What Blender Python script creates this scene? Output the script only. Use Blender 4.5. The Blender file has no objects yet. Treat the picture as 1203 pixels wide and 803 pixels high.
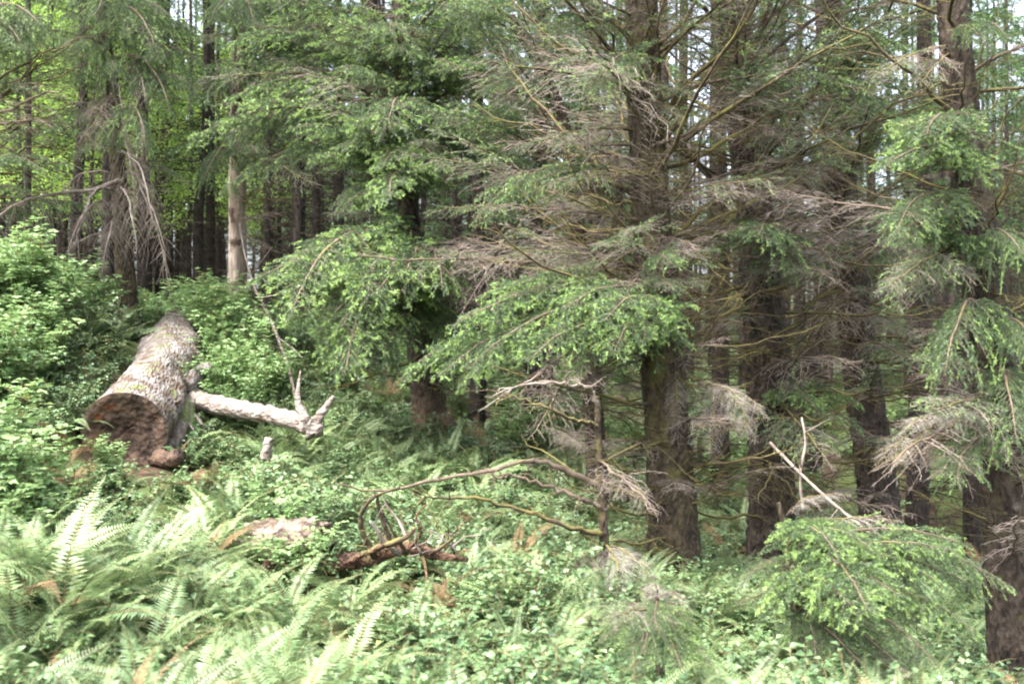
import bpy, math, random
import numpy as np
from mathutils import Vector, Matrix

random.seed(7)
RNG = np.random.default_rng(7)
S = bpy.context.scene
COL = S.collection

# ------------------------------------------------------------------ camera
CAM = np.array([0.0, 0.0, 1.7])
FPX = 1170.0                                   # focal length in pixels of a 1203 px wide frame
cam_d = bpy.data.cameras.new("camera")
cam_d.lens = 35.0
cam_d.sensor_width = 36.0
cam_d.clip_start = 0.05
cam_d.clip_end = 2000.0
cam_d.dof.use_dof = True
cam_d.dof.focus_distance = 10.0
cam_d.dof.aperture_fstop = 2.0
cam = bpy.data.objects.new("camera", cam_d)
cam.location = CAM
cam.rotation_euler = (math.radians(90), 0, 0)
COL.objects.link(cam)
S.camera = cam

# ------------------------------------------------------------------ sky, sun, exposure
SUN_EL, SUN_AZ = math.radians(60), math.radians(232)      # azimuth clockwise from +Y
W = bpy.data.worlds.new("World")
S.world = W
W.use_nodes = True
nt = W.node_tree
bg = nt.nodes["Background"]
sky = nt.nodes.new("ShaderNodeTexSky")
sky.sky_type = 'NISHITA'
sky.sun_disc = False
sky.sun_elevation = SUN_EL
sky.sun_rotation = SUN_AZ
sky.air_density = 0.7
sky.dust_density = 6.0
sky.ozone_density = 0.6
veil = nt.nodes.new("ShaderNodeHueSaturation")             # thin bright overcast over the blue
veil.inputs["Saturation"].default_value = .55
veil.inputs["Value"].default_value = 1.6
nt.links.new(sky.outputs[0], veil.inputs["Color"])
nt.links.new(veil.outputs[0], bg.inputs[0])
bg.inputs[1].default_value = 0.15
sun_d = bpy.data.lights.new("sun", 'SUN')
sun_d.energy = 1.5
sun_d.angle = math.radians(25)
sun_d.color = (1.0, 0.975, 0.94)
sun = bpy.data.objects.new("sun", sun_d)
sd = Vector((math.sin(SUN_AZ) * math.cos(SUN_EL), math.cos(SUN_AZ) * math.cos(SUN_EL), math.sin(SUN_EL)))
sun.rotation_euler = sd.to_track_quat('Z', 'Y').to_euler()
sun.location = sd * 50
COL.objects.link(sun)
S.view_settings.view_transform = 'Standard'
S.view_settings.look = 'None'
S.view_settings.exposure = 2.25
S.view_settings.gamma = 1.0
S.render.engine = 'CYCLES'
S.cycles.max_bounces = 7
S.cycles.diffuse_bounces = 4
S.cycles.glossy_bounces = 2
S.cycles.transmission_bounces = 4
S.cycles.filter_width = 2.0


def P(px, py, Y):
    """the point at depth Y that the photograph shows at pixel (px, py)"""
    return np.array([(px - 601.5) / FPX * Y, Y, CAM[2] - (py - 401.5) / FPX * Y])


# ------------------------------------------------------------------ terrain height
_cp = []
def _g(px, py, Y, drop):
    p = P(px, py, Y)
    _cp.append((p[0], p[1], p[2] - drop))
_g(0, 800, 4.3, .55); _g(150, 700, 5.2, .5); _g(0, 590, 6.2, .45); _g(100, 570, 8.2, .35)
_g(0, 420, 8.5, .9); _g(60, 380, 10.5, .8); _g(0, 290, 12.5, .8); _g(-250, 200, 12.5, .6)
_g(100, 335, 13.5, .6); _g(190, 385, 15.5, .4); _g(278, 395, 17, .1)
_g(148, 548, 10.3, .1); _g(216, 420, 15.5, .15); _g(290, 560, 10.3, .25); _g(300, 460, 13, .5)
_g(400, 470, 14, .3); _g(505, 535, 14, .05); _g(430, 560, 10.5, .3)
_g(600, 530, 14.5, .3); _g(340, 650, 7.6, .2); _g(470, 665, 7.8, .2); _g(400, 770, 5.4, .4)
_g(560, 620, 9, .4); _g(710, 700, 8, .1); _g(795, 700, 9.3, .1); _g(905, 700, 11, .1)
_g(1030, 640, 13, .1); _g(1195, 880, 8.3, .0); _g(620, 790, 5.2, .45); _g(860, 790, 6.2, .4)
_g(1000, 800, 7.0, .3); _g(1100, 700, 13, .2); _g(1140, 690, 17, .1)
_cp += [(0, 0, 0), (-3, 0, .2), (3, 0, -.3), (-8, 3, 1.2), (8, 4, -1.3), (-12, 10, 3.6), (9, 10, -1.3), (0, -8, 0), (-12, -8, .8), (12, -8, -.8),
        (-8, 22, 2.2), (-3, 22, 1.0), (2, 22, .3), (8, 22, -.4), (14, 22, -.8), (-16, 22, 3.6), (-24, 30, 5.0), (-10, 34, 2.8), (0, 34, 1.0),
        (10, 34, 0.0), (22, 34, -.6), (-30, 60, 6), (0, 60, 1.5), (30, 60, 0), (-60, 40, 9), (60, 40, -2), (0, 100, 5), (-60, 100, 10), (60, 100, 4),
        (-150, 50, 14), (150, 50, -3), (0, 250, 24), (-200, 250, 30), (200, 250, 20), (0, -150, 0), (0, 600, 40), (-500, 200, 40), (500, 200, 10), (-40, -60, 2), (40, -60, -2)]
_cp = np.array(_cp)
def H(x, y):
    x = np.atleast_1d(np.asarray(x, float)); y = np.atleast_1d(np.asarray(y, float))
    sh = x.shape
    x = x.ravel(); y = y.ravel()
    d2 = (x[:, None] - _cp[:, 0]) ** 2 + (y[:, None] - _cp[:, 1]) ** 2 + .35
    w = d2 ** -1.7
    z = (w * _cp[:, 2]).sum(1) / w.sum(1)
    z = z + .04 * np.sin(1.9 * x + .7 * y) + .035 * np.sin(2.7 * y - 1.1 * x + 1) + .02 * np.sin(5.1 * x + 3.7 * y)
    return z.reshape(sh)
def h(x, y):
    return float(H(x, y)[0])
def ground_at(px, py):
    """where the ray through a pixel meets the ground"""
    d = P(px, py, 1.0) - CAM
    ys = np.linspace(2.5, 60, 1500)
    pz = CAM[2] + d[2] * ys
    gz = H(d[0] * ys, ys)
    i = np.nonzero(pz <= gz)[0]
    Y = ys[i[0]] if len(i) else 60.0
    return np.array([d[0] * Y, Y, h(d[0] * Y, Y)])


# ------------------------------------------------------------------ materials
def new_mat(name):
    m = bpy.data.materials.new(name)
    m.use_nodes = True
    n = m.node_tree
    return m, n, n.nodes["Principled BSDF"], n.nodes["Material Output"]

def leaf_mat(name, dark, light, rough=.5, transl=.3, spec=.4, tint=None, objvar=.5):
    """leaves: colour differs from leaf to leaf and from plant to plant; part of the light passes through"""
    m, n, b, out = new_mat(name)
    N, L = n.nodes.new, n.links.new
    geo = N("ShaderNodeNewGeometry"); oi = N("ShaderNodeObjectInfo")
    mth = N("ShaderNodeMath"); mth.operation = 'MULTIPLY_ADD'
    mth.inputs[1].default_value = 1 - objvar; mth.inputs[2].default_value = 0
    L(geo.outputs["Random Per Island"], mth.inputs[0])
    m2 = N("ShaderNodeMath"); m2.operation = 'MULTIPLY_ADD'; m2.inputs[1].default_value = objvar
    L(oi.outputs["Random"], m2.inputs[0]); L(mth.outputs[0], m2.inputs[2])
    r = N("ShaderNodeValToRGB")
    r.color_ramp.elements[0].color = (*dark, 1); r.color_ramp.elements[1].color = (*light, 1)
    if tint:
        e = r.color_ramp.elements.new(.93); e.color = (*light, 1)
        r.color_ramp.elements[-1].color = (*tint, 1)
    L(m2.outputs[0], r.inputs[0]); L(r.outputs[0], b.inputs["Base Color"])
    b.inputs["Roughness"].default_value = rough
    b.inputs["Specular IOR Level"].default_value = spec
    if transl > 0:
        t = N("ShaderNodeBsdfTranslucent"); mx = N("ShaderNodeMixShader"); mx.inputs[0].default_value = transl
        hs = N("ShaderNodeHueSaturation"); hs.inputs["Hue"].default_value = .485; hs.inputs["Value"].default_value = 1.25
        L(r.outputs[0], hs.inputs["Color"]); L(hs.outputs[0], t.inputs[0])
        L(b.outputs[0], mx.inputs[1]); L(t.outputs[0], mx.inputs[2]); L(mx.outputs[0], out.inputs[0])
    return m

def bark_mat(name, c1, c2, moss=None, moss_amt=.5, bump=.9, scale=11, stretch=.45, grain_x=1., patch=None, patch_amt=.5, foot=None):
    m, n, b, out = new_mat(name)
    N, L = n.nodes.new, n.links.new
    tc = N("ShaderNodeTexCoord"); mp = N("ShaderNodeMapping"); mp.inputs["Scale"].default_value = (grain_x, 1, stretch)
    L(tc.outputs["Object"], mp.inputs[0])
    n1 = N("ShaderNodeTexNoise"); n1.inputs["Scale"].default_value = scale; n1.inputs["Detail"].default_value = 6; n1.inputs["Roughness"].default_value = .7
    v = N("ShaderNodeTexVoronoi"); v.inputs["Scale"].default_value = scale * 2.6
    L(mp.outputs[0], n1.inputs[0]); L(mp.outputs[0], v.inputs[0])
    r = N("ShaderNodeValToRGB"); r.color_ramp.elements[0].position = .38; r.color_ramp.elements[1].position = .64
    r.color_ramp.elements[0].color = (*c1, 1); r.color_ramp.elements[1].color = (*c2, 1)
    L(n1.outputs["Fac"], r.inputs[0])
    col = r.outputs[0]
    def layer(colour, amt, sc, seed, up):
        nonlocal col
        k = N("ShaderNodeTexNoise"); k.inputs["Scale"].default_value = sc; k.inputs["Detail"].default_value = 5; k.inputs["Roughness"].default_value = .65
        off = N("ShaderNodeMapping"); off.inputs["Location"].default_value = (seed, seed * .7, 3)
        L(tc.outputs["Object"], off.inputs[0]); L(off.outputs[0], k.inputs[0])
        f = k.outputs["Fac"]
        if up:
            g = N("ShaderNodeNewGeometry"); sx = N("ShaderNodeSeparateXYZ"); L(g.outputs["Normal"], sx.inputs[0])
            a = N("ShaderNodeMath"); a.operation = 'MULTIPLY_ADD'; a.inputs[1].default_value = up
            L(sx.outputs["Z"], a.inputs[0]); L(f, a.inputs[2]); f = a.outputs[0]
        rr = N("ShaderNodeValToRGB"); rr.color_ramp.elements[0].position = max(0., 1 - amt - .05); rr.color_ramp.elements[1].position = min(1., 1 - amt + .05)
        L(f, rr.inputs[0])
        mx = N("ShaderNodeMix"); mx.data_type = 'RGBA'
        L(rr.outputs[0], mx.inputs[0]); L(col, mx.inputs[6]); mx.inputs[7].default_value = (*colour, 1)
        col = mx.outputs[2]
    if patch: layer(patch, patch_amt, scale * .5, 7.3, 0)
    if moss: layer(moss, moss_amt, scale * .35, 2.1, .12)
    if foot:                                   # bark rubbed bare round the foot of the trunk, up to about a metre
        sx = N("ShaderNodeSeparateXYZ"); L(tc.outputs["Object"], sx.inputs[0])
        a = N("ShaderNodeMath"); a.operation = 'MULTIPLY_ADD'; a.inputs[1].default_value = 1.6; L(n1.outputs["Fac"], a.inputs[0]); L(sx.outputs["Z"], a.inputs[2])
        rr = N("ShaderNodeValToRGB"); rr.color_ramp.elements[0].position = .55; rr.color_ramp.elements[1].position = 1.
        hv = N("ShaderNodeMath"); hv.operation = 'MULTIPLY'; hv.inputs[1].default_value = .55; L(a.outputs[0], hv.inputs[0]); L(hv.outputs[0], rr.inputs[0])
        r2 = N("ShaderNodeValToRGB"); r2.color_ramp.elements[0].position = .35; r2.color_ramp.elements[1].position = .65
        r2.color_ramp.elements[0].color = (foot[0] * .4, foot[1] * .4, foot[2] * .4, 1); r2.color_ramp.elements[1].color = (*foot, 1); L(n1.outputs["Fac"], r2.inputs[0])
        mx = N("ShaderNodeMix"); mx.data_type = 'RGBA'
        L(rr.outputs[0], mx.inputs[0]); L(r2.outputs[0], mx.inputs[6]); L(col, mx.inputs[7]); col = mx.outputs[2]
    L(col, b.inputs["Base Color"])
    b.inputs["Roughness"].default_value = .9
    b.inputs["Specular IOR Level"].default_value = .2
    ad = N("ShaderNodeMath"); ad.operation = 'MULTIPLY_ADD'; ad.inputs[1].default_value = .7
    L(v.outputs["Distance"], ad.inputs[0]); L(n1.outputs["Fac"], ad.inputs[2])
    bp = N("ShaderNodeBump"); bp.inputs["Strength"].default_value = bump; bp.inputs["Distance"].default_value = .05
    L(ad.outputs[0], bp.inputs["Height"]); L(bp.outputs[0], b.inputs["Normal"])
    return m

M = {}
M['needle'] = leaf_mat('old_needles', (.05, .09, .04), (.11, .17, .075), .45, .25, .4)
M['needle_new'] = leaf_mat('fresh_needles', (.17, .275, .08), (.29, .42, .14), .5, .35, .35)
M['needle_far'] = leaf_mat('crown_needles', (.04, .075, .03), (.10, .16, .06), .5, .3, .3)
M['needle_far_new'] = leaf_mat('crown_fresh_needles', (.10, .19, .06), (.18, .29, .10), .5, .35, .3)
M['fern'] = leaf_mat('fern_leaf', (.05, .095, .038), (.215, .31, .13), .38, .18, .5, tint=(.34, .32, .11), objvar=.65)
M['fern_dead'] = leaf_mat('withered_fern_leaf', (.10, .065, .035), (.22, .145, .075), .7, .2, .2)
M['salal'] = leaf_mat('glossy_shrub_leaf', (.03, .07, .028), (.145, .235, .10), .40, .15, .5, tint=(.3, .34, .11))
M['shrub'] = leaf_mat('soft_shrub_leaf', (.10, .18, .062), (.26, .39, .16), .40, .28, .5, tint=(.42, .38, .13))
M['herb'] = leaf_mat('herb_leaf', (.04, .085, .03), (.18, .28, .115), .42, .2, .45, tint=(.3, .27, .10))
M['alder'] = leaf_mat('young_tree_leaf', (.17, .31, .06), (.34, .50, .12), .45, .5, .4)
M['bark'] = bark_mat('spruce_bark', (.014, .011, .009), (.07, .054, .041), moss=(.05, .046, .022), moss_amt=.33, patch=(.13, .12, .10), patch_amt=.27)
M['bark_moss'] = bark_mat('mossy_bark', (.018, .014, .010), (.085, .066, .043), moss=(.085, .074, .03), moss_amt=.42, patch=(.14, .13, .10), patch_amt=.28)
M['bark_far'] = bark_mat('dark_trunk_bark', (.013, .010, .009), (.045, .036, .029), patch=(.08, .072, .06), patch_amt=.3, bump=.4)
M['bark_tan'] = bark_mat('tan_root_bark', (.075, .05, .033), (.21, .145, .095), bump=.6, scale=8, stretch=.3, patch=(.05,.04,.03), patch_amt=.4)
M['bark_foot'] = bark_mat('spruce_bark_bare_foot', (.014, .011, .009), (.07, .054, .041), patch=(.13, .12, .10), patch_amt=.3, foot=(.20, .135, .085))
M['splitlog'] = bark_mat('split_log_wood', (.10, .07, .05), (.34, .265, .21), patch=(.055, .04, .035), patch_amt=.43, scale=9, stretch=1, bump=1)
M['bleached'] = bark_mat('bleached_wood', (.15, .11, .085), (.44, .36, .295), patch=(.075, .052, .038), patch_amt=.42, scale=8, stretch=.16, bump=.5)
M['logbark'] = bark_mat('weathered_log_wood', (.10, .085, .075), (.25, .23, .215), patch=(.085, .06, .043), patch_amt=.46, scale=11, stretch=.3, bump=1, moss=(.11, .125, .05), moss_amt=.3)
M['limbwood'] = bark_mat('bare_limb_wood', (.13, .105, .09), (.28, .245, .215), patch=(.10, .07, .05), patch_amt=.40, scale=10, stretch=1, grain_x=.25, bump=.8)
M['rot'] = bark_mat('rotten_end_grain', (.035, .025, .019), (.15, .10, .07), patch=(.24, .085, .035), patch_amt=.36, scale=6, stretch=1, bump=1)
M['twig'] = bark_mat('dead_grey_twig', (.12, .095, .08), (.29, .24, .205), patch=(.28, .255, .22), patch_amt=.4, scale=6, stretch=1, bump=0.1)
M['twig_brown'] = bark_mat('dead_brown_twig', (.055, .042, .032), (.16, .12, .09), moss=(.12, .105, .045), moss_amt=.33, scale=6, stretch=1, bump=0.1)
M['lichen'] = bark_mat('lichen_twig', (.16, .14, .118), (.34, .31, .275), patch=(.10, .08, .065), patch_amt=.42, scale=9, stretch=1, bump=0.1)
M['mossbranch'] = bark_mat('mossy_branch_bark', (.03, .023, .017), (.095, .07, .046), moss=(.125, .108, .04), moss_amt=.46, scale=7, stretch=1, bump=.3)
M['root'] = bark_mat('russet_branch_bark', (.08, .042, .027), (.26, .155, .105), moss=(.13, .12, .05), moss_amt=.34, patch=(.05, .03, .022), patch_amt=.44, scale=14, stretch=1, bump=1)
M['stem'] = bark_mat('shrub_stem', (.09, .07, .035), (.2, .16, .08), scale=6, stretch=1, bump=.1)
M['soil'] = bark_mat('forest_soil', (.02, .014, .010), (.07, .045, .028), moss=(.06, .08, .025), moss_amt=.45, scale=3, stretch=1, bump=.8, patch=(.11, .065, .04), patch_amt=.35)


# ------------------------------------------------------------------ mesh accumulation
class MB:
    def __init__(s): s.v = []; s.t = []; s.q = []; s.tm = []; s.qm = []; s.n = 0
    def add(s, v, t=None, q=None, mat=0):
        v = np.asarray(v, np.float32).reshape(-1, 3)
        if t is not None and len(t):
            t = np.asarray(t, np.int32).reshape(-1, 3); s.t.append(t + s.n); s.tm.append(np.full(len(t), mat, np.int32))
        if q is not None and len(q):
            q = np.asarray(q, np.int32).reshape(-1, 4); s.q.append(q + s.n); s.qm.append(np.full(len(q), mat, np.int32))
        s.v.append(v); s.n += len(v)
    def join(s, o, mtx=None):
        if not o.n: return
        v = np.concatenate(o.v)
        if mtx is not None:
            m = np.array(mtx); v = v @ m[:3, :3].T + m[:3, 3]
        s.v.append(v.astype(np.float32))
        for a, am in zip(o.t, o.tm): s.t.append(a + s.n); s.tm.append(am)
        for a, am in zip(o.q, o.qm): s.q.append(a + s.n); s.qm.append(am)
        s.n += len(v)
    def mesh(s, name, mats, smooth=True):
        me = bpy.data.meshes.new(name)
        if s.n:
            v = np.concatenate(s.v)
            t = np.concatenate(s.t) if s.t else np.zeros((0, 3), np.int32)
            q = np.concatenate(s.q) if s.q else np.zeros((0, 4), np.int32)
            mi = np.concatenate(s.tm + s.qm).astype(np.int32)
            me.vertices.add(len(v)); me.vertices.foreach_set('co', v.ravel())
            li = np.concatenate([t.ravel(), q.ravel()]).astype(np.int32)
            me.loops.add(len(li)); me.loops.foreach_set('vertex_index', li)
            ls = np.concatenate([np.arange(len(t)) * 3, len(t) * 3 + np.arange(len(q)) * 4]).astype(np.int32)
            me.polygons.add(len(ls)); me.polygons.foreach_set('loop_start', ls)
            me.polygons.foreach_set('material_index', mi)
            me.polygons.foreach_set('use_smooth', np.full(len(ls), smooth))
            me.update(calc_edges=True)
        for m in (mats if isinstance(mats, (list, tuple)) else [mats]): me.materials.append(m)
        return me

def unit(v):
    v = np.asarray(v, float); return v / (np.linalg.norm(v, axis=-1, keepdims=True) + 1e-9)

def tube(mb, pts, rad, sides=5, mat=0, lump=0., rng=None, cap=True):
    pts = np.asarray(pts, float); n = len(pts)
    rad = np.broadcast_to(np.asarray(rad, float), (n,))
    d = np.gradient(pts, axis=0); d = unit(d)
    ref = np.array([0, 0, 1.]) if abs(d[n // 2][2]) < .8 else np.array([1., 0, 0])
    u = unit(np.cross(d, ref)); w = np.cross(d, u)
    a = np.arange(sides) * 2 * math.pi / sides
    rr = rad[:, None] * np.ones(sides)
    if lump and rng is not None: rr = rr * (1 + lump * rng.normal(size=(n, sides)))
    v = pts[:, None] + rr[..., None] * (np.cos(a)[None, :, None] * u[:, None] + np.sin(a)[None, :, None] * w[:, None])
    i = np.arange(n - 1)[:, None] * sides; j = np.arange(sides)[None]; k = (j + 1) % sides
    q = np.stack([i + j, i + k, i + sides + k, i + sides + j], -1).reshape(-1, 4)
    V = v.reshape(-1, 3); t = None
    if cap:
        V = np.concatenate([V, pts[:1], pts[-1:]]); b = n * sides; jj = np.arange(sides); kk = (jj + 1) % sides
        t = np.concatenate([np.stack([np.full(sides, b), kk, jj], 1), np.stack([np.full(sides, b + 1), (n - 1) * sides + jj, (n - 1) * sides + kk], 1)])
    mb.add(V, t, q, mat)

def spline(ctrl, n):
    """smooth curve through control points"""
    c = np.asarray(ctrl, float); m = len(c)
    if m < 3: return np.linspace(c[0], c[-1], n)
    c = np.concatenate([2 * c[:1] - c[1:2], c, 2 * c[-1:] - c[-2:-1]])
    out = []
    for t in np.linspace(0, m - 1 - 1e-6, n):
        i = int(t); f = t - i; p0, p1, p2, p3 = c[i:i + 4]
        out.append(.5 * (2 * p1 + (p2 - p0) * f + (2 * p0 - 5 * p1 + 4 * p2 - p3) * f * f + (3 * p1 - p0 - 3 * p2 + p3) * f ** 3))
    return np.array(out)

def needles(mb, A, B, ln, wd, per_m, rng, mat=0, spread=.9, base=.0):
    """needle blades set round the twig segments A-B"""
    A = np.asarray(A, float).reshape(-1, 3); B = np.asarray(B, float).reshape(-1, 3)
    if not len(A): return
    L = np.linalg.norm(B - A, axis=1)
    cnt = np.maximum(1, np.round(L * per_m + rng.random(len(L)) - .5)).astype(int)
    idx = np.repeat(np.arange(len(A)), cnt); k = len(idx)
    f = rng.random(k)[:, None]
    p = A[idx] * (1 - f) + B[idx] * f
    d = unit(B - A)[idx]
    r = unit(np.cross(d, rng.normal(size=(k, 3))))
    fw = rng.uniform(.5, 1.1, k)[:, None] * spread
    tipd = unit(d * np.cos(fw) + r * np.sin(fw))
    l = ln * rng.uniform(.6, 1.2, k)[:, None]
    s = unit(np.cross(tipd, rng.normal(size=(k, 3)))) * wd * .5
    v = np.stack([p - s, p + s, p + tipd * l], 1).reshape(-1, 3)
    mb.add(v, np.arange(3 * k).reshape(-1, 3), None, mat)

def leaves(mb, pos, dirs, nrm, ln, wd, mat=0, fold=.18, curl=.15):
    """pointed oval leaves, folded along the midrib: six corners, four triangles each"""
    pos = np.asarray(pos, float); k = len(pos)
    if not k: return
    d = unit(dirs); s = unit(np.cross(d, nrm)); n = np.cross(s, d)
    ln = np.broadcast_to(ln, (k,))[:, None]; wd = np.broadcast_to(wd, (k,))[:, None] * .5
    b = pos; t = pos + d * ln - n * ln * curl
    m = pos + d * ln * .55
    l1 = pos + d * ln * .38 + s * wd + n * wd * fold * 2; r1 = pos + d * ln * .38 - s * wd + n * wd * fold * 2
    v = np.stack([b, l1, m, r1, t], 1).reshape(-1, 3)
    o = (np.arange(k) * 5)[:, None]
    tr = np.concatenate([o + np.array([[0, 2, 1]]), o + np.array([[0, 3, 2]]), o + np.array([[1, 2, 4]]), o + np.array([[2, 3, 4]])])
    mb.add(v, tr, None, mat)


# ------------------------------------------------------------------ objects
def link(name, data, parent=None):
    o = bpy.data.objects.new(name, data); COL.objects.link(o)
    if parent is not None: o.parent = parent
    return o
def thing(name, label, cat, loc, group=None, rz=0.):
    o = link(name, None); o.location = [float(c) for c in loc]; o.rotation_euler = (0, 0, rz)
    o.empty_display_size = .2
    o['label'] = label; o['category'] = cat
    if group: o['group'] = group
    return o
def tag(o, label=None, cat=None, group=None, kind=None):
    if label: o['label'] = label
    if cat: o['category'] = cat
    if group: o['group'] = group
    if kind: o['kind'] = kind
    return o
def local(root, p):
    return np.asarray(p, float) - np.array(root.location)

def frame(a, b, L, roll=0., up=(0, 0, 1)):
    """matrix that lays a branch of length L (along +X, up +Z) from a to b"""
    a = np.asarray(a, float); b = np.asarray(b, float)
    d = b - a; D = np.linalg.norm(d); x = d / D
    y = unit(np.cross(np.asarray(up, float), x)); z = np.cross(x, y)
    c, s = math.cos(roll), math.sin(roll)
    y, z = y * c + z * s, z * c - y * s
    k = D / L
    m = np.eye(4); m[:3, 0] = x * k; m[:3, 1] = y * k; m[:3, 2] = z * k; m[:3, 3] = a
    return Matrix(m.tolist())


# ------------------------------------------------------------------ branch library
def spray(seed, L=2.4, live=1., inner=.25, gap=.06, reach=.30, hang=.3, rise=.15, sag=.3, new=.3, per_m=130, nl=.026, nw=.006,
          tert=.06, r0=.022, wob=.05, fine=True, secs_mat=0, angle=.9, curl=0.):
    """one spruce limb along +X. returns (wood, needles) accumulators"""
    rng = np.random.default_rng(seed)
    wood, ndl = MB(), MB()
    n = 12; t = np.linspace(0, 1, n)
    z = L * (rise * 2 * t - sag * t * t * 1.2) ; z = z - z[-1] * t
    wy = np.cumsum(rng.normal(0, wob, n)) * L * .12; wy = wy - wy[-1] * t
    wz = np.cumsum(rng.normal(0, wob, n)) * L * .10; wz = wz - wz[-1] * t
    main = np.stack([t * L, wy, z + wz], 1)
    tube(wood, main, r0 * (1 - t) ** .8 + .003, 6, 0)
    A, B, C, D = [], [], [], []
    s = inner * L * .6; side = 1
    while s < L * .985:
        u = s / L
        p = np.array([np.interp(u, t, main[:, k]) for k in range(3)])
        dm = unit(np.array([np.interp(min(1, u + .05), t, main[:, k]) for k in range(3)]) - p)
        prof = (min(1, (u - inner * .4) / .2 + .25)) * (1 - u) ** .75 + .10
        l2 = L * reach * prof * rng.uniform(.55, 1.2)
        ang = angle * rng.uniform(.75, 1.25)
        lat = np.array([0, side, 0.]) + np.array([0, 0, rng.normal(0, .28)])
        d = unit(dm * math.cos(ang) + unit(lat) * math.sin(ang))
        m = 5
        k = np.linspace(0, 1, m)[:, None]
        sec = p + d * k * l2 + np.array([0, 0, -1.]) * (hang * l2 * k ** 1.7) * rng.uniform(.4, 1.4) + dm * (curl + .15) * l2 * k ** 2
        sec[1:] += rng.normal(0, .03 * l2, (m - 1, 3)) * k[1:]
        tube(wood, sec, np.linspace(r0 * .3 * (1 - u * .5), .0016, m), 3, secs_mat, cap=False)
        green = live > 0 and u > inner * rng.uniform(.7, 1.2) and rng.random() < live
        if green:
            for i in range(1 if u < .5 else 0, m - 1):
                tgt = (C, D) if (i >= m - 2 and rng.random() < new * 1.3) else (A, B)
                tgt[0].append(sec[i]); tgt[1].append(sec[i + 1])
        # twigs on the side twigs
        w = tert * rng.uniform(.5, 1); sd = 1
        while w < l2 * .96:
            v = w / l2
            q = np.array([np.interp(v, k[:, 0], sec[:, c]) for c in range(3)])
            dq = unit(sec[min(m - 1, int(v * (m - 1)) + 1)] - sec[int(v * (m - 1))])
            l3 = (.42 * l2 * (1 - v) + .035) * rng.uniform(.5, 1.1)
            l3 = min(l3, .22 * L / 2.4 + .05)
            nn = unit(np.cross(dq, [0, 0, 1.])) * sd + np.array([0, 0, rng.normal(0, .3)])
            e = unit(dq * .75 + unit(nn) * .7)
            q2 = q + e * l3 * .55 + rng.normal(0, .01, 3); q3 = q + e * l3 + np.array([0, 0, -.25 * l3 * hang]) + rng.normal(0, .015, 3)
            if not green or fine:
                tube(wood, [q, q2, q3], [.0022, .0018, .001], 3, secs_mat, cap=False)
            if green:
                A.append(q); B.append(q2)
                tgt = (C, D) if rng.random() < new else (A, B)
                tgt[0].append(q2); tgt[1].append(q3)
            elif fine:
                for _ in range(2):
                    e2 = unit(e + rng.normal(0, .5, 3)); f = rng.uniform(.2, .9)
                    s0 = q + (q3 - q) * f
                    tube(wood, [s0, s0 + e2 * l3 * .45], [.0014, .0008], 3, secs_mat, cap=False)
            w += tert * rng.uniform(.7, 1.3); sd = -sd
        s += gap * .5 * rng.uniform(.6, 1.4); side = -side
    if live > 0:
        e = main[int(n * .35):]
        A += list(e[:-1]); B += list(e[1:])
        needles(ndl, A, B, nl, nw, per_m, rng, 0)
        needles(ndl, C, D, nl * 1.05, nw * 1.15, per_m * 1.15, rng, 1)
    return wood, ndl

LIB = {}
def lib(kind, k, woodmats, ndlmats, **kw):
    w, nd = spray(1000 + 37 * k + 501 * len(LIB), **kw)
    wm = w.mesh('branch_' + kind, woodmats)
    nm = nd.mesh('needles_' + kind, ndlmats, smooth=False) if nd.n else None
    LIB.setdefault(kind, []).append((wm, nm, kw.get('L', 2.4)))
ND = [M['needle'], M['needle_new']]
for k in range(5): lib('lush', k, [M['twig_brown']], ND, L=2.2, live=.97, inner=.15, gap=.062, reach=.32, hang=.35, new=.5, per_m=230, nl=.03, nw=.0085, rise=.2, sag=.45, fine=False)
for k in range(5): lib('live', k, [M['twig_brown']], ND, L=2.6, live=.88, inner=.28, gap=.075, reach=.3, hang=.55, new=.22, per_m=200, nl=.03, nw=.0085, rise=.2, sag=.5, fine=False)
for k in range(3): lib('hanging', k, [M['twig_brown']], ND, L=2.2, live=.95, inner=.15, gap=.07, reach=.30, hang=1.3, new=.3, per_m=220, nl=.03, nw=.0085, rise=.25, sag=.6, fine=False)
for k in range(5): lib('semi', k, [M['mossbranch'], M['twig']], ND, L=2.4, live=.65, inner=.4, gap=.11, reach=.33, hang=.35, new=.3, per_m=120, nl=.03, nw=.008, tert=.055, rise=.08, sag=.1, secs_mat=1)
for k in range(5): lib('dead', k, [M['twig_brown'], M['twig']], ND, L=2.2, live=0, inner=.2, gap=.14, reach=.38, hang=.35, tert=.085, rise=.06, sag=.05, secs_mat=1, wob=.10)
for k in range(3): lib('lichen', k, [M['mossbranch'], M['lichen']], ND, L=1.8, live=0, inner=.2, gap=.085, reach=.34, hang=.5, tert=.042, rise=.15, sag=.4, secs_mat=1, wob=.16, angle=.85)
for k in range(6): lib('bare', k, [M['mossbranch']], ND, L=2.2, live=0, inner=.2, gap=.22, reach=.36, hang=.15, tert=.13, rise=.05, sag=-.12, wob=.15, r0=.019, fine=False)
for k in range(3): lib('drape', k, [M['twig'], M['twig']], ND, L=2.0, live=0, inner=.1, gap=.10, reach=.30, hang=1.5, tert=.08, rise=.25, sag=.7, secs_mat=1, wob=.10)

def limb(root, a, b, kind, roll=None, thick=1.):
    """one limb of a tree: branch, and its needles as the branch's own child"""
    wm, nm, L = random.choice(LIB[kind])
    o = link('branch', wm, root)
    o.matrix_local = frame(local(root, a), local(root, b), L, random.uniform(-.35, .35) if roll is None else roll)
    if nm is not None: link('needles', nm, o)
    return o


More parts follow.
